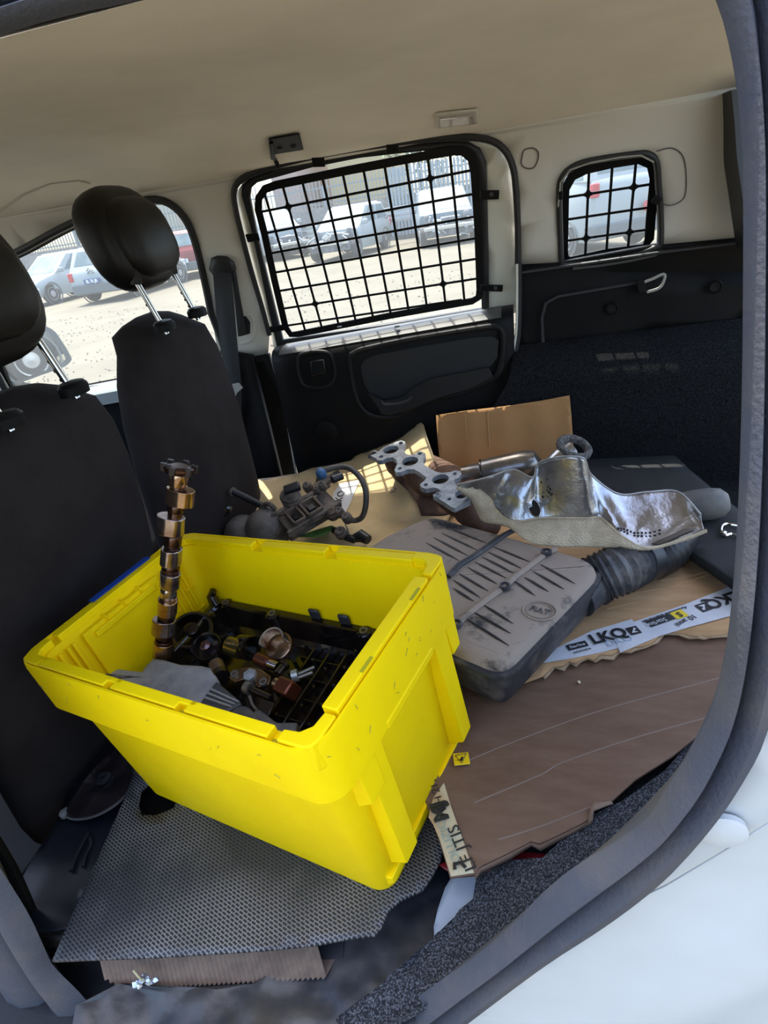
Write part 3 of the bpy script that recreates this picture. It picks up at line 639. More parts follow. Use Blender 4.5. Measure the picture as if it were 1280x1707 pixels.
fo = [(108, 1350), (112, 1362), (130, 1366), (160, 1360), (195, 1340), (218, 1312), (225, 1280), (215, 1255), (190, 1250), (172, 1262), (150, 1285), (128, 1315)]
fo_s = [(p.x, p.y) for p in spline([(x, y, 0) for x, y in fo], 4)]; cx, cy = 168, 1310
MB().loft([[atMat(lerp(cx, x, s), lerp(cy, y, s), h) for x, y in fo_s] for s, h in ((1.0, -.035), (1.0, -.018), (.93, -.010), (.80, -.012), (.6, -.016))]).build('cover_shell', mat('worn_gloss_black', (.016, .013, .014), .2, c2=(.06, .045, .045), scale=22, lo=.5, hi=.75, coat=.6), ft, smooth=50)
MB().tube([atMat(x, y, -.016) for x, y in fo_s[2:26]], .0022, 6).build('cover_rim', mat('dull_rim', (.10, .09, .09), .35), ft)
MB().lathe([(.010, 0), (.010, .006), (.005, .008)], Matrix.Translation(atMat(110, 1357, -.02)), seg=14).build('rim_plug', mat('grey_plug', (.22, .22, .21), .5), ft)
MB().lathe([(.014, 0), (.014, .004), (.007, .006), (.006, .001)], Matrix.Translation(atMat(172, 1298, -.013)), seg=14).build('bolt_well', M_rubber, ft)
# foil scrap in the sill
q = atZ(245, 1637, -.85); fs_ = MB(); 
for k in range(14):
    a = q + V((random.uniform(-.014, .014), random.uniform(-.007, .007), random.uniform(-.002, .007))); fs_.lathe([(.001, -.003), (random.uniform(.003, .006), 0), (.001, .004)], Matrix.Translation(a) @ Matrix.Rotation(random.random() * 6, 4, 'X'), seg=5)
tag(fs_.build('foil_scrap', mat('crumpled_foil', (.55, .58, .65), .25, metal=.8), smooth=0), 'crumpled silver foil scrap in the dusty sill below the filter', 'foil')
tw = MB().tube([atZ(*p, z) for p, z in (((222, 1618), -.83), ((232, 1630), -.835), ((240, 1636), -.845))], .0012, 6)
tag(tw.build('straw', mat('dry_straw', (.40, .36, .2), .8)), 'dry straw stalk leaning on the foil scrap', 'straw')

# red strip and grey plastic sliver between the cardboard and the sill
rs = MB(); R4 = [(728, 1440), (745, 1452), (885, 1452), (935, 1412), (930, 1396), (860, 1410)]
rs.loft([[atZ(*p, z) for p in R4] for z in (-.800, -.790)])
tag(rs.build('red_strip', mat('dark_red_plastic', (.20, .008, .015), .35), bevel=.002), 'dark red plastic strip under the front edge of the brown cardboard', 'strip')
gs = [(760, 1450), (802, 1454), (800, 1475), (790, 1512), (774, 1543), (754, 1560), (733, 1577), (724, 1563), (723, 1545), (730, 1515), (742, 1480)]
gsm = sheet(gs, lambda a, b: atZ(a, b, -.806 - .0002 * (b - 1450)), step=12)
tag(gsm.build('plastic_sliver', mat('pale_grey_plastic', (.30, .33, .36), .35, c2=(.26, .29, .33), scale=10), solid=.002), 'pale grey pointed plastic sliver sticking out below the brown cardboard', 'sliver')

# ---- cardboard
def smoothstep(t): t = max(0, min(1, t)); return t * t * (3 - 2 * t)
def zcurl(p): 
    top = pw(p.x, [(-.80, .035), (-.62, .05), (-.48, .075), (-.38, .11), (-.30, .165), (-.2, .19)])
    return -.735 + top * smoothstep((p.y - 1.30) / .30)
co = [(395, 862), (398, 830), (403, 808), (409, 795), (430, 799), (458, 796), (480, 792), (500, 789), (520, 781), (545, 777), (560, 774), (585, 769), (592, 762), (612, 752), (630, 742), (640, 738), (652, 727), (664, 722), (672, 715), (690, 706), (700, 703), (706, 708), (712, 730), (722, 758), (733, 786), (745, 800), (760, 840), (740, 880), (690, 905), (600, 930), (480, 930), (420, 900)]
cm = sheet(co, lambda a, b: atF(a, b, lambda p: p.z - zcurl(p), .8, 2.4), step=9)
for v in cm.v: v.z += .0025 * noise.noise(v * 9)
t = thing('curled_cardboard', 'pale curled cardboard sheet behind the crate, sunlit in a grid pattern, torn top edge', 'cardboard', (-.55, 1.4, -.735))
cm.build('card_sheet', M_cardu, t, solid=.004, smooth=50)
top = [atF(x, y, lambda p: p.z - zcurl(p), .8, 2.4) + V((0, -.002, .002)) for x, y in co[3:21]]
ed = MB(); secs = []
for i, q in enumerate(top):
    w = .010 + .006 * noise.noise(V((i * 1.7, 0, 0))); secs.append([q, q + V((.003, -w, -.006 - w * .4))])
ed.loft(secs, closed=False); ed.build('torn_edge', mat('grey_torn_paper', (.40, .36, .32), .9), t, solid=.001)
# its white strip of printed tape with lettering
def curl(a, b, h=.004): return atF(a, b, lambda p: p.z - zcurl(p) - h, .8, 2.4)
tp = MB(); T = [((566, 806), (600, 800)), ((556, 822), (592, 818)), ((552, 840), (584, 838)), ((545, 852), (572, 862))]
tp.loft([[curl(*a), curl(*b)] for a, b in T], closed=False); tp.build('white_tape', M_paper, t)
o_ = curl(566, 830, .0055); text_mb('LKQ', .030, basis(o_, curl(560, 845, .0055) - curl(570, 815, .0055), z=(0, -.35, 1)) @ Matrix.Rotation(math.pi, 4, 'Z')).build('tape_print', M_ink, t, smooth=0)
o_ = curl(655, 818, .0055); text_mb('SI', .028, basis(o_, curl(664, 817) - curl(640, 820), z=(0, -.35, 1))).build('print', mat('grey_print', (.16, .13, .09), .7), t, smooth=0)

# upright panel leaning on the side trim
t = thing('cardboard_panel', 'plain brown cardboard panel standing upright against the dark side wall', 'cardboard', atY(840, 780, 1.565))
pp = [(727, 692), (780, 684), (840, 677), (900, 668), (949, 659), (952, 690), (955, 735), (960, 800), (880, 830), (745, 830), (735, 785), (730, 740)]
pm = sheet(pp, lambda a, b: atP(a, b, V((0, 1.530, -.55)), V((0, 1, -.09)).normalized()) + V((0, .002 * math.sin(a * .11), 0)), step=12)
pm.build('card_sheet', mat('brown_cardboard', (.44, .225, .085), .85, c2=(.39, .195, .07), scale=4, bump=.12, bscale=300), t, solid=.004)
for x0_, y0_, x1_, y1_ in ((775, 690, 782, 760), (812, 684, 816, 745), (891, 676, 895, 700), (893, 700, 888, 730), (840, 682, 842, 700)):
    MB().tube([atP(x0_, y0_, V((0, 1.5275, -.55)), V((0, 1, -.09))), atP(x1_, y1_, V((0, 1.5275, -.55)), V((0, 1, -.09)))], .0012, 6).build('crease', M_card, t)

# tan flat sheet with the printed tape
ZT = -.738
torn = [(905, 1128), (911, 1123), (922, 1113), (938, 1112), (948, 1104), (958, 1108), (966, 1103), (978, 1098), (990, 1102), (1000, 1092), (1020, 1094), (1030, 1086), (1048, 1088), (1056, 1080), (1072, 1079), (1085, 1074), (1094, 1066), (1104, 1058), (1112, 1055), (1128, 1056), (1145, 1059), (1162, 1062), (1170, 1060), (1180, 1063), (1200, 1059), (1240, 1056)]
tn = [(1240, 985), (1222, 965), (1170, 928), (1140, 900), (1080, 850), (1020, 815), (985, 790), (900, 765), (745, 800), (700, 830), (690, 900), (640, 900), (600, 980), (760, 1120), (840, 1150)]
tsm = sheet(tn[::-1][::-1] + torn, lambda a, b: atZ(a, b, ZT), step=22)
for v in tsm.v: v.z += .0012 * noise.noise(v * 8)
t = thing('tan_cardboard_sheet', 'tan cardboard sheet with white printed tape and torn front edge under the dusty box', 'cardboard', atZ(1000, 1000, ZT))
tsm.build('card_sheet', M_card, t, solid=.004, smooth=50)
te = MB(); te.loft([[atZ(x, y, ZT + .0015), atZ(x + 3, y + 4 + 3 * math.sin(x), ZT - .001)] for x, y in torn], closed=False); te.build('torn_edge', M_edge, t, solid=.001)
for a in (((975, 1000), (1050, 990), (1120, 978), (1190, 955)), ((1010, 1015), (1070, 1002)), ((1100, 968), (1150, 960), (1195, 948))): MB().tube([atZ(*p, ZT + .0022) for p in a], .0013, 6).build('crease', M_card, t)
def tapeq(name, pts, m=M_paper, h=.0035): 
    mb = MB(); mb.add([atZ(x, y, ZT + h) for x, y in pts], [tuple(range(len(pts)))]); return mb.build(name, m, t, smooth=0)
tapeq('tape', [(890, 1108), (918, 1085), (940, 1074), (985, 1052), (1053, 1032), (1060, 1040), (1069, 1066), (1040, 1078), (1000, 1088), (960, 1096)])
tapeq('tape', [(1024, 1066), (1058, 1036), (1140, 1008), (1225, 974), (1235, 1022), (1150, 1045), (1100, 1060), (1034, 1088)], h=.0042)
tapeq('tape', [(1166, 930), (1184, 934), (1228, 962), (1232, 985), (1212, 978), (1185, 955)], h=.0045)
def ontape(px, py, ax, bx, txt, size, name='tape_print', m=M_ink, flip=False, bold=0., h=.0055):
    o = atZ(px, py, ZT + h); d = atZ(*bx, ZT + h) - atZ(*ax, ZT + h)
    M = basis(o, d, z=(0, 0, 1)) @ (Matrix.Rotation(math.pi, 4, 'Z') if flip else Matrix.Identity(4))
    text_mb(txt, size, M, bold=bold).build(name, m, t, smooth=0)
dA, dB = (985, 1066), (1065, 1046)
ontape(1014, 1060, dA, dB, 'LKQ', .034, bold=.0011)
def qd(name, px, py, w_, h_, m, ax=dA, bx=dB, h=.0052):
    o = atZ(px, py, ZT + h); d = atZ(*bx, ZT + h) - atZ(*ax, ZT + h)
    MB().box((0, 0, 0), (w_, h_, .0004), basis(o, d, z=(0, 0, 1))).build(name, m, t, smooth=0)
qd('logo_block', 1056, 1051, .020, .020, M_ink)
MB().prism([(-.006, -.005), (.004, .007), (.007, .003), (0, -.001), (.006, -.006)], 0, .0004, basis(atZ(1056, 1051, ZT + .0056), atZ(*dB, ZT) - atZ(*dA, ZT), z=(0, 0, 1))).build('logo_mark', M_paper, t, smooth=0)
qd('logo_block', 962, 1076, .036, .014, M_ink)
ontape(962, 1076, dA, dB, 'Starline', .0095, m=M_paper, h=.006)
ontape(970, 1084, dA, dB, 'automotive', .007, h=.006, m=M_ink)
ontape(1032, 1068, dA, dB, 'DKO', .022, m=mat('pale_blue_print', (.35, .42, .5), .6), h=.005)
e1, e2 = (1070, 1046), (1215, 996)
qd('logo_block', 1100, 1034, .050, .017, M_ink, e1, e2); ontape(1094, 1037, e1, e2, 'Starline', .0135, m=M_paper, flip=True, h=.006)
qd('logo_block', 1132, 1024, .024, .020, M_yel, e1, e2, h=.0056); ontape(1132, 1024, e1, e2, 'S', .018, m=M_ink, flip=True, h=.0062, bold=.0006)
ontape(1108, 1024, e1, e2, 'Automotive aftermarket', .0095, flip=True)
ontape(1143, 1034, (1130, 1042), (1160, 1026), '10 anni', .016, flip=True)
qd('logo_block', 1173, 1012, .022, .022, M_ink, e1, e2)
MB().prism([(-.007, -.006), (.004, .008), (.008, .004), (0, -.001), (.006, -.007)], 0, .0004, basis(atZ(1173, 1012, ZT + .0058), atZ(*e2, ZT) - atZ(*e1, ZT), z=(0, 0, 1)) @ Matrix.Rotation(math.pi, 4, 'Z')).build('logo_mark', M_paper, t, smooth=0)
ontape(1203, 1000, e1, e2, 'LKQ', .036, flip=True, bold=.001)
c1, c2_ = (1170, 932), (1225, 968)
qd('logo_block', 1190, 940, .034, .010, M_ink, c1, c2_); ontape(1190, 940, c1, c2_, 'Starline', .009, m=M_paper, h=.006); ontape(1183, 950, c1, c2_, 'automotive', .008); qd('logo_block', 1222, 966, .030, .012, M_ink, c1, c2_)

# oil-soaked brown sheet in front
ZW = -.748
wo = [(700, 1180), (840, 1080), (1000, 1040), (1240, 1030), (1240, 1085), (1215, 1140), (1190, 1190), (1165, 1226), (1120, 1262), (1060, 1300), (1018, 1338), (1015, 1341), (990, 1343), (985, 1366), (955, 1382), (900, 1408), (885, 1404), (850, 1422), (800, 1446), (792, 1459), (750, 1463), (744, 1440), (728, 1390), (712, 1345), (690, 1290)]
def zw(a, b): return ZW - .010 * smoothstep((b - 1300) / 150) 
def atW(a, b, h=0.): return atZ(a, b, zw(a, b) + h)
wm = sheet(wo, lambda a, b: atW(a, b), step=10)
creases = [((790, 1338), (900, 1292), (940, 1270), (1075, 1225), (1240, 1180)), ((780, 1268), (860, 1235), (1000, 1185), (1200, 1130)), ((830, 1400), (900, 1378), (985, 1345)), ((1000, 1250), (1110, 1212), (1180, 1190)), ((880, 1140), (960, 1300), (990, 1345)), ((870, 1320), (930, 1325), (985, 1350))]
t = thing('brown_cardboard_sheet', 'oil-soaked dark brown cardboard sheet in front, with a stained printed tape along its left edge', 'cardboard', atW(900, 1250))
wm.build('card_sheet', M_wet, t, solid=.005, smooth=50)
M_wc = mat('wet_card_crease', (.20, .135, .10), .6)
for k, c_ in enumerate(creases):
    pts = spline([(x, y, 0) for x, y in c_], 6, False); MB().tube([atW(p.x, p.y, .0018) for p in pts], .0020 if k < 3 else .0010, 6, flat=.6).build('crease', M_wc, t, smooth=80)
fe = [(792, 1459), (800, 1447), (850, 1423), (885, 1405), (900, 1409), (955, 1383), (985, 1367)]
em = MB(); em.loft([[atW(x, y, .002), atW(x + 1, y + 7 + 2 * math.sin(x), -.004)] for x, y in fe], closed=False); em.build('torn_edge', mat('brown_torn_edge', (.17, .105, .07), .9), t, solid=.001)
ut = [(985, 1343), (990, 1337), (1018, 1336), (1022, 1340), (1008, 1345), (990, 1352), (988, 1368), (980, 1372)]
MB().add([atW(x, y, .006) for x, y in ut], [tuple(range(len(ut)))]).build('corner_flap', mat('brown_flap', (.20, .13, .09), .8), t, solid=.002)
M_st = mat('stained_tape', (.55, .50, .33), .5, c2=(.50, .27, .12), scale=18, lo=.38, hi=.72)
tq = [(740, 1305), (752, 1345), (768, 1390), (780, 1425), (790, 1455), (752, 1461), (744, 1437), (733, 1400), (722, 1375), (714, 1362), (722, 1330)]
sheet(tq, lambda a, b: atW(a, b, .004), step=20).build('stained_tape', M_st, t, smooth=0)
def onw(px, py, ax, bx, txt, size, m=M_ink, bold=0, h=.0062):
    M = basis(atW(px, py, h), atW(*bx) - atW(*ax), z=(0, 0, 1)); text_mb(txt, size, M, bold=bold).build('tape_print', m, t, smooth=0)
onw(770, 1412, (782, 1440), (756, 1380), 'LF JTIS', .022)
onw(733, 1352, (738, 1365), (728, 1335), 'MJ', .026, bold=.0016)
onw(745, 1395, (757, 1425), (735, 1370), 'SOLUZIONI', .016, m=mat('green_grey_print', (.28, .33, .26), .6))
onw(728, 1322, (736, 1345), (722, 1300), 'EH 211', .016)
MB().tube([atW(*p, .006) for p in ((758, 1449), (757, 1440), (768, 1438), (776, 1446))], .0026, 6, flat=.3, up=(0, 0, 1)).build('tape_logo', M_ink, t)
for px, py, tx in ((773, 1213 + 40, ''),): pass
# warning sticker tag
q = atW(769, 1265, .006); t = thing('warning_tag', 'small square yellow tag with a black triangle sign beside the crate foot', 'tag', q)
d = atW(788, 1263, .006) - atW(752, 1267, .006); Mt = basis(q, d, z=(0, .1, 1)); hw = .0115
MB().box((0, 0, 0), (2 * hw, 2 * hw, .0016), Mt).build('tag_face', mat('warning_yellow', (.85, .58, .01), .4), t, bevel=.0008)
tri = [(.0085, .0085), (-.0085, .0065), (-.0005, -.009)]
MB().tube([Mt @ V((x, y, .0012)) for x, y in tri], .0007, 6, closed=True).build('triangle', M_ink, t)
MB().prism([(-.0095, -.002), (-.003, -.003), (.0015, .0035), (.003, .001), (.0005, -.005), (-.004, -.0035)], .001, .0014, Mt).build('pictogram', M_ink, t, smooth=0)
t = atW(964, 1138, .004); tag(MB().lathe([(.001, 0), (.003, .002), (.001, .004)], Matrix.Translation(t) @ Matrix.Rotation(.6, 4, 'Y'), seg=8).build('crumb', mat('pale_crumb', (.75, .62, .4), .8)), 'pale crumb on the brown cardboard in front of the dusty box', 'crumb')

# ---- yellow crate, local frame: x along the near long side, y away, z up from the rim
M_yellow = mat('yellow_crate_plastic', (1.0, .69, .001), .5, c2=(.95, .64, .001), scale=5, bump=.03, bscale=500, spec=.12)
M_scuff = mat('dark_scuff', (.30, .27, .03), .6)
cr = thing('yellow_crate', 'large yellow plastic crate full of engine parts, standing on the rubber mat', 'crate', MC @ V((CL / 2, CW / 2, -CH)))
def ring(ix, iy, z, r=.03, k=6):
    return [MC @ V((x, y, z)) for x, y in rrect(ix, iy, CL - ix, CW - iy, max(r, .004), k)]
IX, IY = .0298, .0414
def ins(z, e=0.): u = -z / CH; return (lerp(.004, IX, u) + e, lerp(.004, IY, u) + e)
secs = [ring(*ins(-CH, .012), -CH + .006, .02), ring(*ins(-CH, .004), -CH, .022), ring(*ins(-CH), -CH + .006, .026), ring(*ins(-.09, .008), -.09, .030)]
secs += [ring(*ins(-.04, .008), -.04, .030)]
MB().loft(secs, cap=False).build('outer_wall', M_yellow, cr, M=None, smooth=40)
i0 = .024
inner_s = [ring(i0, i0, -.010, .022), ring(*ins(-.09, .022), -.09, .022), ring(*ins(-CH, .012), -CH + .010, .016), ring(*ins(-CH, .05), -CH + .009, .016)]
iw = MB().loft(inner_s, cap=False); iw.f.append(tuple(len(iw.v) - 28 + i for i in range(28))); iw.build('inner_wall', M_yellow, cr, smooth=40)
bandm = MB().loft([ring(.0065, .0065, -.082, .032), ring(.002, .002, -.085, .034), ring(0, 0, -.006, .036), ring(.001, .001, 0, .035), ring(.0042, .0042, 0, .032), ring(.0050, .0050, -.009, .031), ring(i0, i0, -.010, .022)], cap=False)
bandm.build('rim_band', M_yellow, cr, smooth=40)
def cbox(name, x0, x1, y0, y1, z0, z1, bev=.0015, m=None):
    mb = MB(); mb.box(((x0 + x1) / 2, (y0 + y1) / 2, (z0 + z1) / 2), (x1 - x0, y1 - y0, z1 - z0), MC); return mb.build(name, m or M_yellow, cr, bevel=bev)
# raised rim blocks with L-shaped slots between them
for x0_, x1_ in ((.05, .20), (.215, .335), (.35, .475)):
    cbox('rim_block', x0_, x1_, .0068, .0225, -.012, .001)
    cbox('rim_block', x0_ - .02, x0_ + .01, .0155, .0225, -.012, .001)
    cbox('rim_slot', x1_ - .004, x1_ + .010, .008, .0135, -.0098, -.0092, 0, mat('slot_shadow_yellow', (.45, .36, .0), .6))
for x0_, x1_ in ((.05, .19), (.21, .34), (.36, .49)):
    cbox('rim_block', x0_, x1_, CW - .0225, CW - .0068, -.012, .001)
def corner(name, x, y, sx, sy, zt):
    pts = [(0, 0), (.045, 0), (.045, .014), (.026, .016), (.016, .026), (.014, .045), (0, .045)]
    pts[0:1] = [(0, .012), (.0035, .0035), (.012, 0)]
    poly = [(x + sx * a, y + sy * b) for a, b in pts]
    MB().prism(poly, -.034, zt, MC).build(name, M_yellow, cr, bevel=.002)
corner('rim_corner', CL - .006, .006, -1, 1, .003); corner('rim_corner', CL - .006, CW - .006, -1, -1, .003)
corner('rim_corner', .006, .006, 1, 1, .001); corner('rim_corner', .006, CW - .006, 1, -1, .001)
# right short side: tall inner block, slotted
cbox('handle_block', CL - .0265, CL - .0065, .055, CW - .060, -.060, .005)
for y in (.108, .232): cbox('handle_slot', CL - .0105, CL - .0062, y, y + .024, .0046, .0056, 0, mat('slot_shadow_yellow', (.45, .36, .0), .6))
cbox('rim_block', .0068, .0225, .06, CW - .06, -.012, .001)
# left inner wall relief
def lin(z): return ins(z, .022)[0]
def inl(name, y0, y1, z0, z1, d, m=None):
    MB().hexa([MC @ V(p) for p in ((lin(z0), y0, z0), (lin(z0) + d, y0, z0), (lin(z0) + d, y1, z0), (lin(z0), y1, z0), (lin(z1), y0, z1), (lin(z1) + d, y0, z1), (lin(z1) + d, y1, z1), (lin(z1), y1, z1))]).build(name, m or M_yellow, cr, bevel=.0015)
inl('inner_panel', .085, .235, -.26, -.018, .008)
inl('inner_ledge', .10, .22, -.034, -.024, .014)
for y in (.125, .16, .195): inl('ledge_tick', y, y + .002, -.024, -.012, .013)
for y in (.042, .056, .066, .248, .262, .276): inl('inner_rib', y, y + .005, -.25, -.02, .006)
for y, z in ((.05, -.075), (.053, -.12), (.27, -.08), (.272, -.125)): inl('rib_bridge', y, y + .018, z, z + .002, .006)
# outer right face: stacking ribs with pointed feet, recessed handle ledge
def outx(z): return CL - ins(z, .0)[0]
def rib(name, y0, y1, z0, z1, px0, px1):
    """wedge on the right face, proud by px1 at its top z1 and px0 at its foot z0"""
    MB().hexa([MC @ V(p) for p in ((outx(z0) - .01, y0, z0), (outx(z0) + px0, y0 + .004, z0 + .010), (outx(z0) + px0, y1 - .004, z0 + .010), (outx(z0) - .01, y1, z0), (outx(z1) - .01, y0, z1), (outx(z1) + px1, y0, z1), (outx(z1) + px1, y1, z1), (outx(z1) - .01, y1, z1))]).build(name, M_yellow, cr, bevel=.0015)
rib('stacking_rib', .062, .100, -.290, -.06, .022, .002); rib('stacking_rib', CW - .088, CW - .050, -.290, -.06, .022, .002)
rib('stacking_step', .046, .084, -.150, -.075, .012, .003); rib('stacking_step', CW - .050, CW - .020, -.150, -.075, .010, .003)
rib('foot_rail', .05, CW - .05, -.325, -.300, .004, .003)
# handle ledge: band cut back between the ribs
cbox('handle_ledge', CL - .014, CL - .0005, .112, CW - .100, -.088, -.076, .002)
rib('band_step', .112, .150, -.112, -.08, -.002, .0045); 
# far and near face bottom lips
def nearrib(y_in, z0, z1, x0_, x1_): pass
# blue label on the left rim, crack in the far left corner
MB().box((.0035, .195, .0026), (.014, .12, .0015), MC).build('blue_label', mat('blue_label', (.008, .055, .30), .5), cr)
MB().box((-.001, .195, -.02), (.0015, .12, .045), MC).build('blue_label', mat('blue_label', (.008, .055, .30), .5), cr)
ck = [(.018, CW - .024, .0), (.026, CW - .025, -.03), (.031, CW - .0275, -.06), (.045, CW - .030, -.10), (.05, CW - .0335, -.14)]
MB().tube([MC @ V(p) for p in ck], .0011, 5).build('crack', mat('crack_dirt', (.10, .07, .02), .8), cr)
sc_ = MB()
for k in range(26):
    s_ = random.random()
    if s_ < .5: a = V((CL - .0 + .0004, random.uniform(.01, .3), random.uniform(-.07, -.005))); dr = V((0, random.uniform(-.008, .008), random.uniform(-.008, .008)))
    else: a = V((random.uniform(.03, .5), -.0003, random.uniform(-.07, -.005))); dr = V((random.uniform(-.008, .008), 0, random.uniform(-.006, .006)))
    sc_.tube([MC @ a, MC @ (a + dr)], .0004, 4)
tag(sc_.build('scuffs', M_scuff, cr), kind='stuff')
# ================================================================ ENGINE PARTS
M_dust = mat('dust_on_black_plastic', (.33, .26, .205), .85, c2=(.036, .034, .034), scale=9, lo=.56, hi=.66, bump=.2, bscale=200, detail=8)
M_blk = mat('streaked_black_plastic', (.035, .036, .042), .5, c2=(.20, .175, .155), scale=16, lo=.5, hi=.75, bump=.2, bscale=140, detail=8)
M_black = mat('plain_black_plastic', (.014, .014, .016), .42)
M_alu = mat('crinkled_aluminium', (.50, .50, .51), .33, metal=.93, c2=(.24, .205, .19), scale=14, lo=.4, hi=.75, bump=.6, bscale=45)
M_beige = mat('beige_woven_backing', (.68, .56, .39), .8, c2=(.54, .44, .30), scale=30)
M_cast = mat('grey_cast_metal', (.33, .35, .37), .5, metal=.25, c2=(.20, .21, .22), scale=45, bump=.1, bscale=200)
M_rust = mat('rusty_brown_iron', (.085, .045, .030), .8, c2=(.13, .07, .045), scale=24, bump=.4, bscale=150)
M_dirty = mat('dirty_grey_casting', (.20, .155, .12), .75, c2=(.05, .042, .036), scale=35, lo=.4, hi=.65, bump=.4, bscale=220)
M_oil = mat('oily_black', (.006, .005, .005), .16, coat=.4, c2=(.02, .012, .008), scale=20)
M_bronze = mat('oily_brown_steel', (.34, .22, .13), .22, metal=.9, c2=(.10, .05, .03), scale=30, lo=.45, hi=.75)
M_dsteel = mat('dark_oily_steel', (.05, .04, .035), .25, metal=.8)

# --- dusty air box
ZL = -.625
BO = V((-.049, .659, ZL)); bu_ = V((.493, .870, 0)); bv_ = V((-.870, .493, 0)); MA = basis(BO, bu_, z=(0, 0, 1))
def air(a, b, h=0.): return BO + bu_ * a + bv_ * b + V((0, 0, h))
plan = [(0, .0), (.30, -.012), (.335, .02), (.338, .20), (.337, .385), (.30, .402), (.217, .424), (.10, .425), (-.005, .42)]
def smooth_plan(p, r): 
    out = []; n = len(p)
    for i in range(n):
        a, b, c = V(p[i - 1]), V(p[i]), V(p[(i + 1) % n]); da = min(r, (a - b).length * .45); dc = min(r, (c - b).length * .45)
        A = b + (a - b).normalized() * da; C = b + (c - b).normalized() * dc
        for k in range(5): t_ = k / 4; out.append(tuple((A * (1 - t_) ** 2 + b * 2 * t_ * (1 - t_) + C * t_ * t_)))
    return out
pl_ = smooth_plan(plan, .035)
ab = thing('air_filter_box', 'large dusty air filter box with ribbed lid and corrugated hose lying on the cardboard', 'engine part', air(.17, .2, -.11))
def aring(off, h): return [air(a, b, h) for a, b in offset2(pl_, off)]
MB().loft([aring(-.045, -.108), aring(-.034, -.106), aring(-.014, -.085), aring(-.004, -.040), aring(-.001, -.022), aring(.004, -.020), aring(.004, -.014), aring(-.004, -.013)]).build('housing', M_blk, ab, smooth=45)
sx = MB().loft([aring(-.004, -.013), aring(-.007, -.005), aring(-.014, -.001), aring(-.03, 0)]); sx.build('lid', M_dust, ab, smooth=60)
def cr6(x, y): return (620 + x / 2.0645, 840 + y / 2.0645)
def onlid(x, y, h=0.): return atZ(*cr6(x, y), ZL + h)
fins = [((270, 85), (395, 135)), ((240, 100), (365, 160)), ((212, 115), (330, 178)), ((186, 133), (300, 195)), ((420, 148), (545, 200)), ((400, 165), (515, 222)), ((380, 182), (490, 240)), ((355, 200), (462, 255)), ((330, 218), (430, 275)), ((300, 240), (400, 300)), ((280, 262), (372, 322)), ((580, 208), (700, 275)), ((555, 232), (662, 294)), ((525, 252), (608, 302)), ((488, 264), (562, 316)), ((385, 348), (486, 412)), ((350, 372), (478, 446)), ((326, 396), (472, 488)), ((280, 290), (350, 335))]
for a, b in fins:
    P0, P1 = onlid(*a, .0008), onlid(*b, .0008)
    MB().tube([P0, P0.lerp(P1, .3), P0.lerp(P1, .7), P1], [.0007, .0026, .0024, .0005], 6, flat=.6, up=(0, 0, 1)).build('rib', M_black, ab)
def bar(pts, r, m=M_blk): MB().tube([onlid(*p, .004) for p in pts], r, 8, flat=.8, up=(0, 0, 1)).build('lid_bar', m, ab)
bar([(262, 250), (300, 210), (350, 180), (400, 145), (450, 110), (492, 88)], .006)
bar([(275, 440), (295, 410), (340, 370), (400, 325), (450, 290), (500, 245), (560, 200), (600, 170), (632, 155)], .006, M_dust)
for x, y in ((290, 420), (458, 290), (600, 172)):
    q = onlid(x, y, .004); MB().lathe([(.010, 0), (.010, .007), (.0065, .008), (.0055, .003), (.001, .003)], Matrix.Translation(q), seg=18).build('screw_boss', M_blk, ab)
ec = onlid(577, 368, .0); ER = basis(ec, onlid(640, 385) - ec, z=(0, 0, 1))
MB().tube([ER @ V((.027 * math.cos(a), .024 * math.sin(a), .0005)) for a in [2 * math.pi * k / 28 for k in range(28)]], .0018, 8, closed=True).build('badge_ring', M_dust, ab)
MB().tube([ER @ V((.022 * math.cos(a), .019 * math.sin(a), .0005)) for a in [2 * math.pi * k / 28 for k in range(28)]], .0009, 6, closed=True).build('badge_ring', M_dust, ab)
text_mb('FIAT', .017, ER @ Matrix.Translation((0, 0, .0012)), extrude=.0012).build('badge_lettering', mat('badge_grey', (.14, .12, .11), .8), ab, smooth=0)
# corrugated neck and elbow
pth = [air(.285, .03, -.060), air(.335, .018, -.052), atZ(1030, 950, -.662), atZ(1058, 935, -.668)]
pp_ = spline(pth, 10, False); rr = [.044 + (.0035 if (i // 1) % 2 else -.0015) if i > 7 else .042 for i in range(len(pp_))]
MB().tube(pp_, rr, 22).build('corrugated_hose', M_blk, ab, smooth=25)
pth = [atZ(1050, 940, -.675), atZ(1080, 930, -.685), atZ(1108, 915, -.688), atZ(1128, 890, -.69), atZ(1120, 860, -.70)]
pp_ = spline(pth, 8, False); rr = [.043 + (.003 if 8 < i < 18 and i % 2 else 0) for i in range(len(pp_))]
MB().tube(pp_, rr, 24).build('elbow', M_black, ab, smooth=25)

# --- ball end of a grey rubber boot showing behind the heat shield
bt = thing('grey_rubber_boot', 'rounded grey rubber boot poking out behind the right end of the heat shield', 'engine part', atZ(1165, 850, -.69))
MB().lathe([(.001, .055), (.018, .052), (.030, .040), (.034, .02), (.034, -.01), (.030, -.05), (.024, -.08)], basis(atZ(1168, 842, -.665), (0, 1, .1), z=(.9, -.25, .1)), seg=22).build('boot_shell', mat('grey_rubber', (.10, .10, .095), .6, c2=(.15, .14, .12), scale=20), bt, smooth=70)

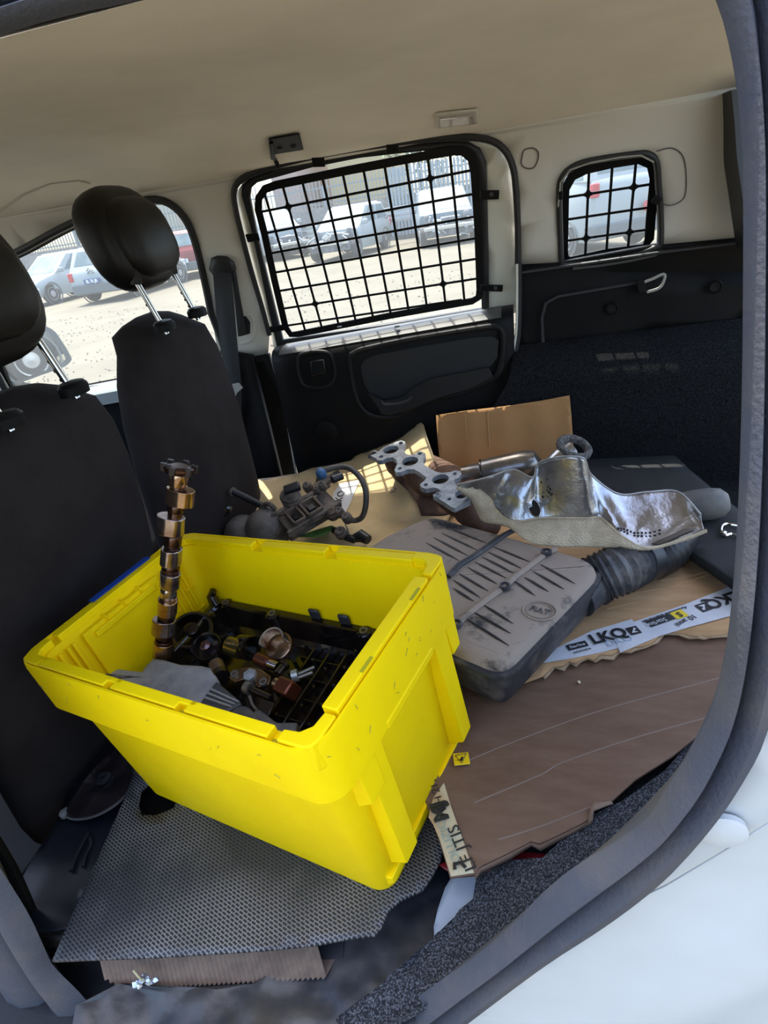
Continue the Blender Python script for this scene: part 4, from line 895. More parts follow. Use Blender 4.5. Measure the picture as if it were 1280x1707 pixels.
# --- heat shield
cols = [((762, 808), (762, 811), (760, 813), -.545, -.550, -.552), ((798, 800), (788, 810), (783, 832), -.530, -.550, -.585), ((822, 793), (818, 832), (796, 857), -.520, -.575, -.610), ((856, 783), (826, 849), (807, 870), -.515, -.590, -.618), ((888, 796), (854, 870), (845, 877), -.520, -.602, -.613), ((897, 773), (902, 864), (877, 902), -.500, -.596, -.622), ((932, 762), (950, 864), (905, 910), -.470, -.592, -.625), ((972, 764), (980, 864), (940, 912), -.470, -.590, -.625), ((986, 792), (1003, 865), (975, 912), -.520, -.590, -.625), ((1030, 823), (1035, 893), (1030, 913), -.560, -.600, -.620), ((1080, 820), (1080, 914), (1080, 916), -.565, -.618, -.622), ((1130, 820), (1145, 897), (1145, 899), -.570, -.606, -.610), ((1168, 858), (1178, 884), (1178, 886), -.582, -.592, -.596)]
nc = 72; K = len(cols) - 1
def colat(u):
    i = min(int(u), K - 1); t_ = u - i; out = []
    idx = [max(i - 1, 0), i, i + 1, min(i + 2, K)]
    for k in range(3):
        q = [atZ(*cols[j][k], cols[j][3 + k]) for j in idx]
        out.append(.5 * ((2 * q[1]) + (q[2] - q[0]) * t_ + (2 * q[0] - 5 * q[1] + 4 * q[2] - q[3]) * t_ * t_ + (3 * q[1] - q[0] - 3 * q[2] + q[3]) * t_ ** 3))
    return out
def SH(u, v, h=0.):
    """inner face of the shield: u along it, v from back edge (0) to front rim (1)"""
    B, F, G = colat(u); p = B.lerp(F, v); s = math.sin(math.pi * v)
    bul = .014 * math.exp(-((u - 6.6) / .9) ** 2) + .018 * math.exp(-((u - 3.2) / .8) ** 2)
    p.z += s * (bul - .006 * math.exp(-((u - 5.1) / .6) ** 2) - .004 * smoothstep((u - 8) / 2) - .006)
    w = 1 - .6 * smoothstep((u - 8.5) / 1.5)
    p.z += s * w * (.012 * noise.noise(V((u * 2.3, v * 3, 0))) + .006 * abs(noise.noise(V((u * 4 + v * 2, v * 2.2, 3)))) - .005 * abs(noise.noise(V((u * 7, v * 4, 8)))))
    p.z += h; return p
hs = thing('heat_shield', 'crumpled aluminium exhaust heat shield with beige woven backing, perforations and a torn end', 'engine part', atZ(950, 880, -.62))
g_ = MB(); nr = 18
for i in range(nc + 1):
    u = K * i / nc
    for j in range(nr + 1): g_.v.append(SH(u, j / nr))
g_.f = [(i * (nr + 1) + j, i * (nr + 1) + j + 1, (i + 1) * (nr + 1) + j + 1, (i + 1) * (nr + 1) + j) for i in range(nc) for j in range(nr)]
g_.build('aluminium_face', M_alu, hs, smooth=60, solid=.0015)
# beige outer skin with a raised weave
m = M_beige.copy(); m.name = 'beige_woven_mesh'; N = m.node_tree.nodes; L = m.node_tree.links
wv = MB(); nr2 = 8
for i in range(nc + 1):
    B, F, G = colat(K * i / nc)
    for j in range(nr2 + 1):
        t_ = j / nr2; p = F.lerp(G, t_); p.y -= .010 * math.sin(math.pi * t_) * min(1, (F - G).length / .03); wv.v.append(p)
wv.f = [(i * (nr2 + 1) + j, i * (nr2 + 1) + j + 1, (i + 1) * (nr2 + 1) + j + 1, (i + 1) * (nr2 + 1) + j) for i in range(nc) for j in range(nr2)]
tc = N.new('ShaderNodeTexCoord'); mpp = N.new('ShaderNodeMapping'); mpp.inputs['Rotation'].default_value = (0, 0, .5); vo = N.new('ShaderNodeTexVoronoi'); vo.inputs['Scale'].default_value = 240; vo.inputs['Randomness'].default_value = .15
bpn = N.new('ShaderNodeBump'); bpn.inputs['Strength'].default_value = .9; bpn.inputs['Distance'].default_value = .002; L.new(tc.outputs['Object'], mpp.inputs[0]); L.new(mpp.outputs[0], vo.inputs['Vector']); L.new(vo.outputs['Distance'], bpn.inputs['Height']); L.new(bpn.outputs[0], N['Principled BSDF'].inputs['Normal'])
wv.build('woven_backing', m, hs, smooth=60, solid=.003)
MB().tube([colat(K * i / 90)[1] + V((0, 0, .001)) for i in range(91)], .0022, 6).build('rolled_rim', M_beige, hs, smooth=80)
MB().tube([colat(K * i / 90)[0] for i in range(91)], .0020, 6).build('rolled_rim', mat('dull_alu_edge', (.40, .38, .36), .45, metal=.6), hs, smooth=80)
M_hole = mat('dark_hole', (.010, .005, .004), .8)
def shdisc(u, v, r1, r2, name='opening', m=M_hole, h=.0012, rim=0):
    q = SH(u, v, h); du = SH(u + .05, v) - SH(u - .05, v); dv = SH(u, v - .03) - SH(u, v + .03); Mx = basis(q + du.cross(dv).normalized() * .001, du, y=dv)
    mb = MB(); mb.lathe([(r1, 0), (r1, .0006), (.0001, .0006)], Mx @ Matrix.Diagonal((1, r2 / r1, 1, 1)), seg=18); mb.build(name, m, hs)
    if rim: MB().tube([Mx @ V((r1 * math.cos(a), r2 * math.sin(a), .001)) for a in [2 * math.pi * k / 20 for k in range(20)]], .0014, 6, closed=True).build('opening_rim', M_alu, hs)
shdisc(4.75, .78, .011, .019, rim=1)
pf = MB()
for i in range(5):
    for j in range(6):
        if (i in (0, 4)) and j in (0, 5): continue
        u, v = 5.0 + i * .13 + (j % 2) * .06, .30 + j * .055; q = SH(u, v, .0012); du = SH(u + .05, v) - SH(u - .05, v); dv = SH(u, v - .03) - SH(u, v + .03)
        pf.lathe([(.0026, 0), (.0026, .0004), (.0001, .0005)], basis(q, du, y=dv), seg=8)
for i in range(12):
    for j in range(2):
        u, v = 8.9 + i * .13, .86 - j * .07 - i * .012; q = SH(u, v, .001); du = SH(u + .05, v) - SH(u - .05, v); dv = SH(u, v - .03) - SH(u, v + .03)
        pf.lathe([(.0024, 0), (.0024, .0004), (.0001, .0005)], basis(q, du, y=dv), seg=8)
tag(pf.build('perforations', M_hole, hs), kind='stuff')
tear = [(10.1, .93), (10.5, .84), (11.0, .78), (11.5, .74), (11.2, .84), (10.7, .92), (10.3, .97)]
MB().add([SH(u, v, .0025) for u, v in tear], [tuple(range(len(tear)))]).build('torn_patch', mat('brown_tear', (.13, .10, .075), .9), hs, solid=.001)

# --- silencer pipe behind the shield
ep = thing('exhaust_pipe', 'short grey steel exhaust canister lying behind the heat shield', 'engine part', atZ(830, 790, -.70))
a, b_ = atZ(768, 797, -.655), atZ(890, 772, -.625); ax = (b_ - a)
MB().tube([a, a + ax * .04, a + ax * .28, a + ax * .30, a + ax * .33, a + ax * .86, a + ax * .95, b_ + V((0, 0, -.012)), b_ + V((.012, .003, -.02))], [.018, .030, .030, .033, .036, .037, .035, .026, .012], 24).build('canister', mat('heat_blued_steel', (.30, .28, .27), .3, metal=.85, c2=(.13, .11, .10), scale=14, lo=.4, hi=.7), ep, smooth=50)
MB().tube([a + ax * .30 + V((0, 0, .0)), a + ax * .315], .0375, 24).build('weld_seam', M_dsteel, ep)
# --- ring gasket on the neck
rq = atY(957, 746, 1.285); rg = thing('ring_gasket', 'frayed grey ring gasket perched on top of the heat shield neck', 'gasket', rq)
RM = basis(rq, (1, .15, -.32), z=(.15, -.28, 1))
MB().lathe([(.026, -.007), (.036, -.009), (.040, -.004), (.040, .004), (.036, .008), (.028, .008), (.025, .003), (.026, -.007)], RM, seg=40, cap=False).build('ring', mat('frayed_graphite', (.20, .185, .17), .9, c2=(.06, .055, .05), scale=160, lo=.45, hi=.6, bump=1., bscale=500), rg, smooth=70)
MB().tube([atY(925, 778, 1.26), atY(935, 763, 1.27), rq + V((-.005, 0, -.010))], [.026, .022, .024], 16).build('neck', M_alu, rg)

# --- four-port manifold flange
ZF = -.585
def c7(x, y, h=0.): return atZ(600 + x / 6.4, 730 + y / 6.4, ZF + h)
fl_o = [(95, 200), (125, 170), (160, 150), (200, 165), (240, 128), (300, 98), (395, 60), (440, 45), (482, 58), (490, 95), (466, 145), (490, 190), (540, 206), (600, 190), (622, 165), (662, 165), (700, 188), (700, 225), (678, 270), (690, 310), (750, 350), (800, 378), (870, 395), (960, 387), (1020, 370), (1070, 376), (1085, 405), (1060, 445), (1010, 468), (1008, 500), (1050, 540), (1100, 570), (1150, 620), (1180, 665), (1178, 692), (1100, 730), (1015, 770), (980, 762), (900, 710), (840, 670), (795, 642), (790, 622), (838, 603), (868, 600), (850, 572), (800, 550), (705, 566), (655, 548), (640, 520), (700, 470), (715, 445), (640, 390), (580, 356), (520, 355), (440, 385), (390, 390), (370, 365), (402, 290), (395, 260), (350, 227), (290, 237), (240, 262), (195, 260), (150, 225)]
def ell(cx, cy, a, b_, th=-.2, n=18): return [(cx + a * math.cos(t_) * math.cos(th) - b_ * math.sin(t_) * math.sin(th), cy + a * math.cos(t_) * math.sin(th) + b_ * math.sin(t_) * math.cos(th)) for t_ in [2 * math.pi * k / n for k in range(n)]]
ports = [(333, 147, 84, 40), (537, 270, 88, 47), (860, 463, 92, 50), (1085, 625, 72, 46)]
bolts = [(438, 75), (228, 220), (638, 190), (427, 347), (1012, 405), (705, 522), (953, 677), (845, 625)]
mf = thing('exhaust_manifold', 'exhaust manifold with flat grey four-port flange on rusty brown runners', 'engine part', c7(640, 400, -.14))
fm2 = sheet(fl_o, lambda a, b: c7(a, b), [ell(*p) for p in ports] + [ell(x, y, 24, 15, -.2, 10) for x, y in bolts[:7]])
fm2.build('flange', M_cast, mf, solid=.011, soff=0, smooth=0)
for x, y, a, b_ in ports:
    P0 = c7(x, y, -.004)
    MB().loft([[c7(px, py, -.010) for px, py in ell(x, y, a + 2, b_ + 2)], [c7(px, py, -.013) for px, py in ell(x, y, a + 2, b_ + 2)]]).build('port_floor', M_hole, mf)
    MB().tube([P0 + V((0, 0, -.010)), P0 + V((.005, .01, -.045)), P0 + V((.025, .035, -.085)), P0 + V((.06, .06, -.105))], [.026, .027, .026, .026], 16).build('runner', M_rust, mf, smooth=60)
lg_ = MB(); pts = [c7(333, 147, -.085) + V((.0, .02, 0)), c7(537, 270, -.088) + V((.01, .02, 0)), c7(860, 463, -.09) + V((.02, .02, 0)), c7(1085, 625, -.09) + V((.03, .03, 0))]
lg_.tube(pts, [.028, .036, .038, .03], 16).build('collector', M_rust, mf, smooth=60)
rb2 = sheet([(645, 776), (660, 800), (680, 818), (695, 838), (702, 860), (735, 860), (790, 850), (760, 815), (700, 780)], lambda a, b: atZ(a, b, -.655 - .0009 * (b - 776)), step=12); rb2.build('rust_shield', M_rust, mf, solid=.004)
q = c7(130, 180, -.004); MB().tube([c7(100, 215, -.002), c7(95, 190, .004), c7(140, 160, .008), c7(170, 165, .004)], .0035, 8).build('dowel_clip', M_dsteel, mf)
q = c7(825, 625, .004); MB().lathe([(.009, -.006), (.009, .004), (.005, .006), (.004, .001), (.001, .001)], Matrix.Translation(q), seg=14).build('stud', M_cast, mf)

# --- dirty fuel pump and valve assembly behind the crate
fp = thing('valve_assembly', 'dirty grey cast valve assembly with curved black hose and blue cap on the pale cardboard', 'engine part', atZ(480, 880, -.73))
Z0 = -.66
def c3(x, y, z): return atZ(370 + x / 4.923, 760 + y / 4.923, z)
for (x, y, r, z) in ((165, 620, .046, -.69), (345, 575, .050, -.675)):
    q = c3(x, y, z); MB().lathe([(r * .98, -.05), (r, -.02), (r * .99, .0), (r * .90, .018), (r * .66, .030), (r * .3, .036), (.001, .037)], basis(q, (1, 0, .2), z=(-.15, -.25, 1)), seg=32).build('dome', mat('dusty_taupe', (.17, .145, .125), .8, c2=(.11, .095, .085), scale=25), fp, smooth=70)
    MB().lathe([(r * 1.04, -.012), (r * 1.04, -.006)], basis(q, (1, 0, .2), z=(-.15, -.25, 1)), seg=32).build('dome_rim', M_dirty, fp)
pA, pB = c3(500, 560, -.66), c3(900, 330, -.64); AX = (pB - pA); AL = AX.length; MX = basis((pA + pB) / 2, AX, z=(0, -.55, .9))
def fb(name, c, s, m=M_dirty, bev=.002): MB().box(c, s, MX).build(name, m, fp, bevel=bev)
fb('casting', (0, 0, -.022), (AL, .055, .040)); fb('mount_bar', (0, .036, .0), (AL * 1.25, .010, .014)); fb('mount_bar', (0, -.030, -.006), (AL * 1.1, .008, .02))
for cx, w_ in ((-.036, .030), (.010, .040)):
    for (dx, dy, sx_, sy_) in ((-w_ / 2, 0, .006, .046), (w_ / 2, 0, .006, .046), (0, .022, w_, .006), (0, -.022, w_, .006)): fb('frame_rib', (cx + dx, dy, .004), (sx_, sy_, .016), mat('brown_grime', (.15, .105, .075), .7))
    fb('socket', (cx, 0, .0), (w_ * .5, .018, .010), M_black)
q = c3(560, 330, -.615); MB().lathe([(.026, -.03), (.026, -.02), (.023, -.019), (.026, -.012), (.026, -.006), (.023, -.005), (.026, .002), (.025, .008), (.016, .012)], basis(q, (1, 0, 0), z=(-.55, -.3, .75)), seg=26).build('solenoid_coil', M_dirty, fp, smooth=30)
MB().box((0, 0, 0), (.040, .022, .016), basis(c3(575, 265, -.595), (.8, .3, .15), z=(0, -.5, 1))).build('connector', M_black, fp, bevel=.003)
for x, y, z, r in ((500, 470, -.65, .014), (440, 520, -.66, .010), (780, 275, -.62, .010), (820, 240, -.61, .010), (900, 460, -.665, .018), (960, 455, -.66, .012), (1020, 500, -.665, .013), (970, 625, -.69, .015), (700, 250, -.62, .013)):
    q = c3(x, y, z); MB().lathe([(r, -.016), (r, .002), (r * .75, .004), (r * .7, .010), (r * .35, .011), (.001, .008)], basis(q, (1, 0, 0), z=(random.uniform(-.5, .5), -.6, .8)), seg=16).build('bolt_boss', M_dirty, fp)
MB().tube([c3(85, 290, -.60), c3(200, 345, -.62), c3(330, 410, -.64), c3(400, 450, -.65)], .0085, 10).build('rod', M_black, fp)
MB().tube([c3(85, 290, -.60), c3(95, 296, -.601)], .011, 10).build('rod_end', M_dirty, fp)
MB().tube(spline([c3(320, 440, -.645), c3(350, 400, -.63), (c3(400, 400, -.625)), c3(435, 440, -.64)], 5, False), .006, 8).build('clamp', M_dirty, fp)
MB().tube(spline([c3(850, 120, -.595), c3(930, 95, -.59), c3(1030, 95, -.59), c3(1120, 160, -.60), c3(1175, 270, -.625), c3(1180, 400, -.66), c3(1150, 500, -.69), c3(1090, 530, -.70), c3(1010, 520, -.68)], 6, False), .0072, 12).build('hose', mat('dusty_hose', (.045, .042, .040), .6, c2=(.10, .09, .08), scale=14), fp, smooth=70)
q = c3(812, 142, -.592); MB().lathe([(.012, -.012), (.0135, -.008), (.0135, .002), (.011, .009), (.005, .012), (.001, .0125)], basis(q, (1, 0, 0), z=(-.2, -.5, .8)), seg=22).build('blue_cap', mat('blue_cap_plastic', (.045, .13, .28), .5), fp, smooth=60)
MB().tube([c3(812, 160, -.60), c3(790, 230, -.63)], .009, 12).build('cap_neck', M_dirty, fp)
MB().box((0, 0, 0), (.075, .020, .014), basis(c3(870, 200, -.612), AX, z=(0, -.6, .9))).build('arm', M_dirty, fp, bevel=.003)
MB().lathe([(.010, -.014), (.010, .014)], basis(c3(945, 180, -.605), (0, 0, 1), z=AX), seg=14).build('arm_end', M_black, fp)
MB().tube([c3(1010, 560, -.70), c3(1030, 600, -.71), c3(1045, 655, -.72)], .0016, 6).build('pin', M_cast, fp)
for k in range(9):
    q = c3(40 + random.uniform(-30, 60), 400 + random.uniform(-40, 90), -.66 + random.uniform(-.02, .02)); MB().lathe([(.010, -.01), (.012, 0), (.007, .008), (.001, .01)], Matrix.Translation(q) @ Matrix.Rotation(random.random() * 3, 4, 'X'), seg=8).build('bracket_lug', M_oil, fp)
MB().tube([c3(15, 370, -.65), c3(50, 440, -.66), c3(90, 500, -.68)], .009, 8).build('bracket', M_oil, fp)
gp = thing('green_handled_tool', 'black tool with a green plastic grip lying right behind the crate rim', 'tool', c3(800, 640, -.72))
MB().loft([[c3(x, y, z) for x, y in ((600, 665), (760, 610), (905, 568), (925, 585), (870, 640), (780, 670))] for z in (-.715, -.700)]).build('grip', mat('bright_green_plastic', (.07, .19, .035), .45, c2=(.03, .06, .02), scale=40, lo=.5, hi=.7), gp, bevel=.003)
MB().tube([c3(1080, 680, -.71), c3(1140, 655, -.705), c3(1200, 690, -.71)], [.010, .016, .012], 12).build('jaw', M_black, gp)
MB().tube([c3(920, 610, -.705), c3(1000, 660, -.705), c3(1090, 690, -.71)], .009, 10).build('shank', M_black, gp)

# --- parts inside the crate (crate frame)
def atC(px, py, h): return atP(px, py, OC - NC * h, NC)
def cl(v): return MC.inverted() @ v
vc = thing('valve_cover', 'oily black valve cover with rim bolts and inner ribs filling the right of the crate', 'engine part', MC @ V((.26, .2, -.20)))
CX0, CX1, CY0, CY1 = .075, .462, .095, .292
TV = MC @ Matrix.Translation((0, 0, -.118)) @ Matrix.Translation((.26, .29, 0)) @ Matrix.Rotation(math.radians(5), 4, 'X') @ Matrix.Rotation(math.radians(2), 4, 'Y') @ Matrix.Translation((-.26, -.29, 0))
def vring(e, z, r=.02): return [TV @ V((x, y, z)) for x, y in rrect(CX0 + e, CY0 + e, CX1 - e, CY1 - e, r, 5)]
MB().loft([vring(.014, -.055), vring(.004, -.05), vring(.002, -.008), vring(-.006, -.006), vring(-.006, .0), vring(.004, .001), vring(.008, -.004), vring(.010, -.045), vring(.02, -.05)], cap=False).build('cover_rim', M_oil, vc, smooth=40)
MB().box(((CX0 + CX1) / 2, (CY0 + CY1) / 2, -.052), (CX1 - CX0 - .02, CY1 - CY0 - .02, .004), TV).build('cover_floor', M_oil, vc)
M_ring = mat('worn_steel_ring', (.22, .20, .18), .4, metal=.7)
for x, y in ((.10, CY1 - .002), (.21, CY1 - .006), (.39, CY1 - .004), (.448, .13), (.40, CY0 + .004), (.25, CY0 + .006), (.12, CY0 + .004)):
    MB().lathe([(.011, -.03), (.012, .001), (.009, .003)], TV @ Matrix.Translation((x, y, 0)), seg=18).build('bolt_boss', M_oil, vc)
    MB().lathe([(.0065, .002), (.0065, .0042), (.0038, .0042), (.0036, .0022)], TV @ Matrix.Translation((x, y, 0)), seg=18, cap=False).build('bolt_sleeve', M_ring, vc)
for i in range(5):
    x = .30 + i * .03
    MB().box((x, .20, -.040), (.004, .15, .016), TV).build('inner_rib', M_oil, vc, bevel=.001)
for j in range(4): MB().box((.36, .14 + j * .035, -.043), (.16, .003, .012), TV).build('inner_rib', M_oil, vc, bevel=.001)
st = MB()
for i in range(6):
    for j in range(5):
        if random.random() < .85: st.lathe([(.0032, -.05), (.0032, -.026), (.0015, -.024)], TV @ Matrix.Translation((.285 + i * .03, .125 + j * .034 + (i % 2) * .01, 0)), seg=8)
tag(st.build('studs', mat('oily_stud', (.06, .055, .05), .15, metal=.7), vc), kind='stuff')
for x, y in ((.295, CY1 + .004), (.352, CY1 + .004)):
    MB().box((x, y, .010), (.020, .006, .020), TV).build('clip_tab', mat('grey_black_tab', (.035, .035, .038), .4), vc, bevel=.003)
MB().tube([TV @ V((.085, CY1 - .01, .0)), TV @ V((.075, CY1 - .004, .016)), TV @ V((.082, CY1, .026))], [.012, .009, .006], 12).build('spout', M_oil, vc)

def cyl(name, label, px, py, h, r, ln, d, m, part='body', hollow=False, group=None, cat='engine part'):
    q = atC(px, py, h); t_ = thing(name, label, cat, q, group); Mx = basis(q, V(d).orthogonal(), z=d)
    prof = [(r, -ln / 2), (r, ln / 2 - .002), (r * .94, ln / 2)] + ([(r * .82, ln / 2), (r * .80, -ln / 2 + .004), (.001, -ln / 2 + .004)] if hollow else [(r * .55, ln / 2 + .0008), (.001, ln / 2)])
    MB().lathe(prof, Mx, seg=28).build(part, m, t_, smooth=40); return t_, Mx
t_, Mx = cyl('bucket_tappet', 'brownish shiny bucket tappet lying on its side in the middle of the crate', 391, 1079, .122, .0155, .026, (-.9, .2, .15), mat('olive_steel', (.30, .24, .10), .18, metal=.9), 'skirt')
t_, Mx = cyl('oil_pump_gear', 'dark round oily gear cup touching the shiny tappet', 411, 1079, .128, .020, .026, (.85, -.45, .25), M_oil, 'cup', True)
t_, Mx = cyl('big_oily_pulley', 'large black oily pulley beside the foot of the camshaft', 322, 1056, .128, .036, .03, (.25, -.35, .9), M_oil, 'rim', True)
MB().lathe([(.012, -.01), (.012, .018), (.006, .02)], Mx, seg=16).build('hub', M_dsteel, t_)
t_, Mx = cyl('small_oily_pulley', 'smaller black oily pulley in front of the large one', 348, 1080, .120, .024, .022, (.1, -.5, .8), M_oil, 'rim', True)
MB().lathe([(.008, -.01), (.008, .016), (.004, .018)], Mx, seg=14).build('hub', mat('purple_brown_steel', (.16, .09, .09), .25, metal=.8), t_)
# bearing shell half, bright
q = atC(457, 1071, .108); t_ = thing('bearing_shell', 'bright worn silver half bearing shell leaning among the dark parts', 'engine part', q)
Mx = basis(q, (.75, .35, .3), z=(-.35, -.5, .75)); secs = []
for k in range(15):
    a = math.radians(-20 + 190 * k / 14); secs.append([Mx @ V((r * math.cos(a), r * math.sin(a), z)) for r, z in ((.021, -.010), (.021, .010), (.0185, .010), (.0185, -.010))])
MB().loft(secs).build('shell', mat('worn_silver_copper', (.62, .56, .50), .22, metal=.9, c2=(.30, .10, .05), scale=26, lo=.5, hi=.62), t_, smooth=40)
MB().lathe([(.021, -.024), (.023, -.022), (.023, -.013), (.021, -.012)], Mx, seg=24).build('race', M_bronze, t_)
def bits(name, label, items, base, cat='engine part', group=None):
    t_ = thing(name, label, cat, base, group)
    for nm, a, b_, r, m in items: MB().tube([a, a.lerp(b_, .5), b_], r, 14).build(nm, m, t_)
    return t_
M_redb = mat('red_brown_steel', (.16, .05, .03), .3, metal=.7)
bits('rocker_shaft', 'red brown rocker shaft stub with a bright machined tip', [('shaft', atC(430, 1098, .112), atC(448, 1106, .112), .010, M_redb), ('tip', atC(448, 1106, .112), atC(464, 1112, .112), .0075, mat('bright_machined', (.55, .5, .5), .15, metal=1.))], atC(445, 1104, .12))
bits('fuel_injector', 'fuel injector with bright steel pin pointing right across the ribs', [('body', atC(487, 1128, .112), atC(497, 1125, .112), .009, mat('pale_grey_nozzle', (.35, .36, .33), .3, metal=.5)), ('pin', atC(497, 1124, .112), atC(524, 1112, .112), .0026, M_ring), ('pin', atC(497, 1130, .112), atC(521, 1121, .112), .0026, M_ring)], atC(495, 1126, .12))
q = atC(479, 1148, .110); t_ = thing('brown_steel_block', 'square brown oily steel block under the injector', 'engine part', q)
Mx = basis(q, (.9, -.45, .1), z=(.1, -.5, .85)); MB().box((0, 0, 0), (.028, .022, .026), Mx).build('block', M_redb, t_, bevel=.003); MB().lathe([(.009, 0), (.009, .014), (.006, .015)], Mx @ Matrix.Rotation(-math.pi / 2, 4, 'Y') @ Matrix.Translation((0, 0, .010)), seg=16).build('bore', M_bronze, t_)
bits('oily_bolt', 'dark bolt lying diagonally below the bracket in the crate', [('shank', atC(415, 1148, .108), atC(452, 1164, .108), .005, M_dsteel), ('head', atC(410, 1146, .108), atC(418, 1149, .108), .009, M_ring)], atC(430, 1156, .115))
bits('brown_sleeve', 'small brown sleeve standing next to the grey duct', [('sleeve', atC(360, 1108, .112), atC(368, 1128, .112), .012, mat('dull_brown_steel', (.16, .11, .09), .35, metal=.7)), ('collar', atC(366, 1124, .112), atC(369, 1131, .112), .014, M_dsteel)], atC(364, 1120, .12))
q = atC(420, 1130, .108); t_ = thing('rocker_bracket', 'oily bracket with a grey centre screw and two ears', 'engine part', q); Mx = basis(q, (1, -.25, 0), z=(0, -.3, 1))
MB().prism([(-.034, -.010), (-.02, -.014), (-.008, -.006), (.008, -.006), (.02, -.013), (.034, -.004), (.030, .008), (.010, .014), (-.012, .013), (-.032, .004)], -.004, .004, Mx).build('plate', M_bronze, t_, bevel=.001)
MB().lathe([(.010, 0), (.010, .010), (.006, .012), (.001, .012)], Mx, seg=6).build('screw', M_cast, t_)
for x in (-.026, .026): MB().lathe([(.006, .004), (.006, .008), (.003, .008), (.003, .004)], Mx @ Matrix.Translation((x, -.004, 0)), seg=14, cap=False).build('ear_ring', M_ring, t_)
q = atC(447, 1112, .106); bits('oily_stub', 'short black oily stub with a round end', [('stub', atC(462, 1124, .108), atC(474, 1109, .108), .006, M_oil), ('end', atC(472, 1111, .108), atC(476, 1107, .108), .008, M_dsteel)], q)
# grey dusty duct
M_duct = mat('dusty_grey_duct', (.34, .33, .325), .85, c2=(.17, .175, .20), scale=16, lo=.42, hi=.7, bump=.3, bscale=160)
dpx = [(153, 1134), (165, 1124), (182, 1116), (197, 1113), (215, 1116), (236, 1118), (243, 1107), (255, 1096), (272, 1098), (300, 1106), (335, 1108), (352, 1112), (362, 1130), (345, 1152), (318, 1188), (270, 1175), (200, 1156)]
q = atC(260, 1140, .13); t_ = thing('air_duct', 'dusty grey plastic air duct at the near left of the crate', 'engine part', q)
MB().loft([[atC(x, y, .100) - NC * d for x, y in offset2(dpx, -o)] for o, d in ((0, .045), (0, .006), (1.5, .001), (6, -.002), (14, -.003 + .0))]).build('duct_shell', M_duct, t_, smooth=50)
MB().loft([[atC(x, y, .104) - NC * d for x, y in ((322, 1186), (345, 1152), (360, 1134), (398, 1166), (402, 1172), (375, 1186), (340, 1200))] for d in (.03, .0)]).build('duct_tail', mat('dark_grey_duct', (.055, .056, .062), .5), t_, bevel=.003)
for k in range(3): MB().tube([atC(346 - 3 * k, 1146 + 8 * k, .103), atC(398 - 6 * k, 1170 + 4 * k, .103)], .0016, 6).build('duct_rib', M_duct, t_)
# hoses and clamp at the near right
q = atC(420, 1200, .14); t_ = thing('clamped_hose', 'dusty grey hose with clamp and bracket at the bottom right corner of the crate', 'engine part', q)
M_gh = mat('dusty_dark_hose', (.07, .07, .075), .6, c2=(.12, .115, .11), scale=30)
MB().tube(spline([atC(380, 1205, .13), atC(395, 1190, .118), atC(425, 1192, .112), atC(445, 1208, .112), atC(465, 1222, .116)], 6, False), .009, 14).build('hose', M_gh, t_, smooth=70)
MB().lathe([(.030, -.01), (.032, .0), (.026, .010), (.012, .014), (.001, .014)], basis(atC(400, 1215, .135), (1, 0, 0), z=(0, -.3, 1)), seg=26).build('canister', M_gh, t_, smooth=60)
MB().box((0, 0, 0), (.022, .018, .004), basis(atC(442, 1180, .105), (1, -.2, 0), z=(0, -.4, 1))).build('bracket', M_dsteel, t_, bevel=.001)
MB().box((0, 0, 0), (.030, .020, .018), basis(atC(478, 1222, .115), (1, .1, 0), z=(0, -.3, 1))).build('hose_connector', M_gh, t_, bevel=.002)
MB().tube([atC(415, 1165, .108), atC(420, 1180, .108), atC(428, 1190, .108)], .006, 10).build('stub', M_dsteel, t_)
# dark fill below everything: other oily parts
ot = MB(); 
for k in range(60):
    p = V((random.uniform(.07, .47), random.uniform(.07, .27), random.uniform(-.26, -.20))); rr_ = random.uniform(.012, .026)
    ot.lathe([(rr_ * .8, -rr_), (rr_, -rr_ * .6), (rr_, rr_ * .6), (rr_ * .5, rr_ * .8)], MC @ Matrix.Translation(p) @ Matrix.Rotation(random.random() * 3, 4, 'X') @ Matrix.Rotation(random.random() * 3, 4, 'Y'), seg=10)
tag(ot.build('oily_parts_pile', M_oil), 'pile of black oily small parts at the bottom of the crate', 'engine parts', kind='stuff')

# camshaft leaning on the far left of the crate
cb = atC(272, 1094, .112); ct = cb + V((.112, .075, .318)); d_ = ray(299, 776)
# top end: nearest point on the sight line of the photographed tip, kept at shaft length
s_ = d_.dot(ct) / d_.dot(d_); ct = d_ * s_
CMx = basis(cb, V((1, -.2, 0)), z=(ct - cb)); 
ax_ = (ct - cb).normalized(); xx = (V((1, 0.2, 0)) - ax_ * ax_.x).normalized(); CMx = basis(cb, xx - ax_ * xx.dot(ax_), z=ax_); LN = (ct - cb).length
t_ = thing('camshaft', 'oily bronze-coloured camshaft standing upright in the left of the crate', 'engine part', cb)
def seg_(name, u0, u1, r, m, seg=24): MB().lathe([(r * .95, u0 * LN), (r, u0 * LN + .001), (r, u1 * LN - .001), (r * .95, u1 * LN)], CMx, seg=seg).build(name, m, t_, smooth=40)
def lobe(u0, u1, ang, reach, m, r=.0150):
    pts = []; 
    for k in range(28):
        a = 2 * math.pi * k / 28; e = max(0, math.cos(a)) ** 2.2; rr_ = r + (reach - r) * e; pts.append((rr_ * math.cos(a + ang), rr_ * math.sin(a + ang)))
    MB().prism(pts, u0 * LN, u1 * LN, CMx).build('cam_lobe', m, t_, bevel=.0008)
M_cam = mat('bronze_cam_steel', (.50, .33, .20), .17, metal=.95, c2=(.32, .18, .10), scale=40)
M_cam2 = mat('steel_cam_grey', (.52, .42, .36), .16, metal=.95, c2=(.30, .20, .15), scale=40)
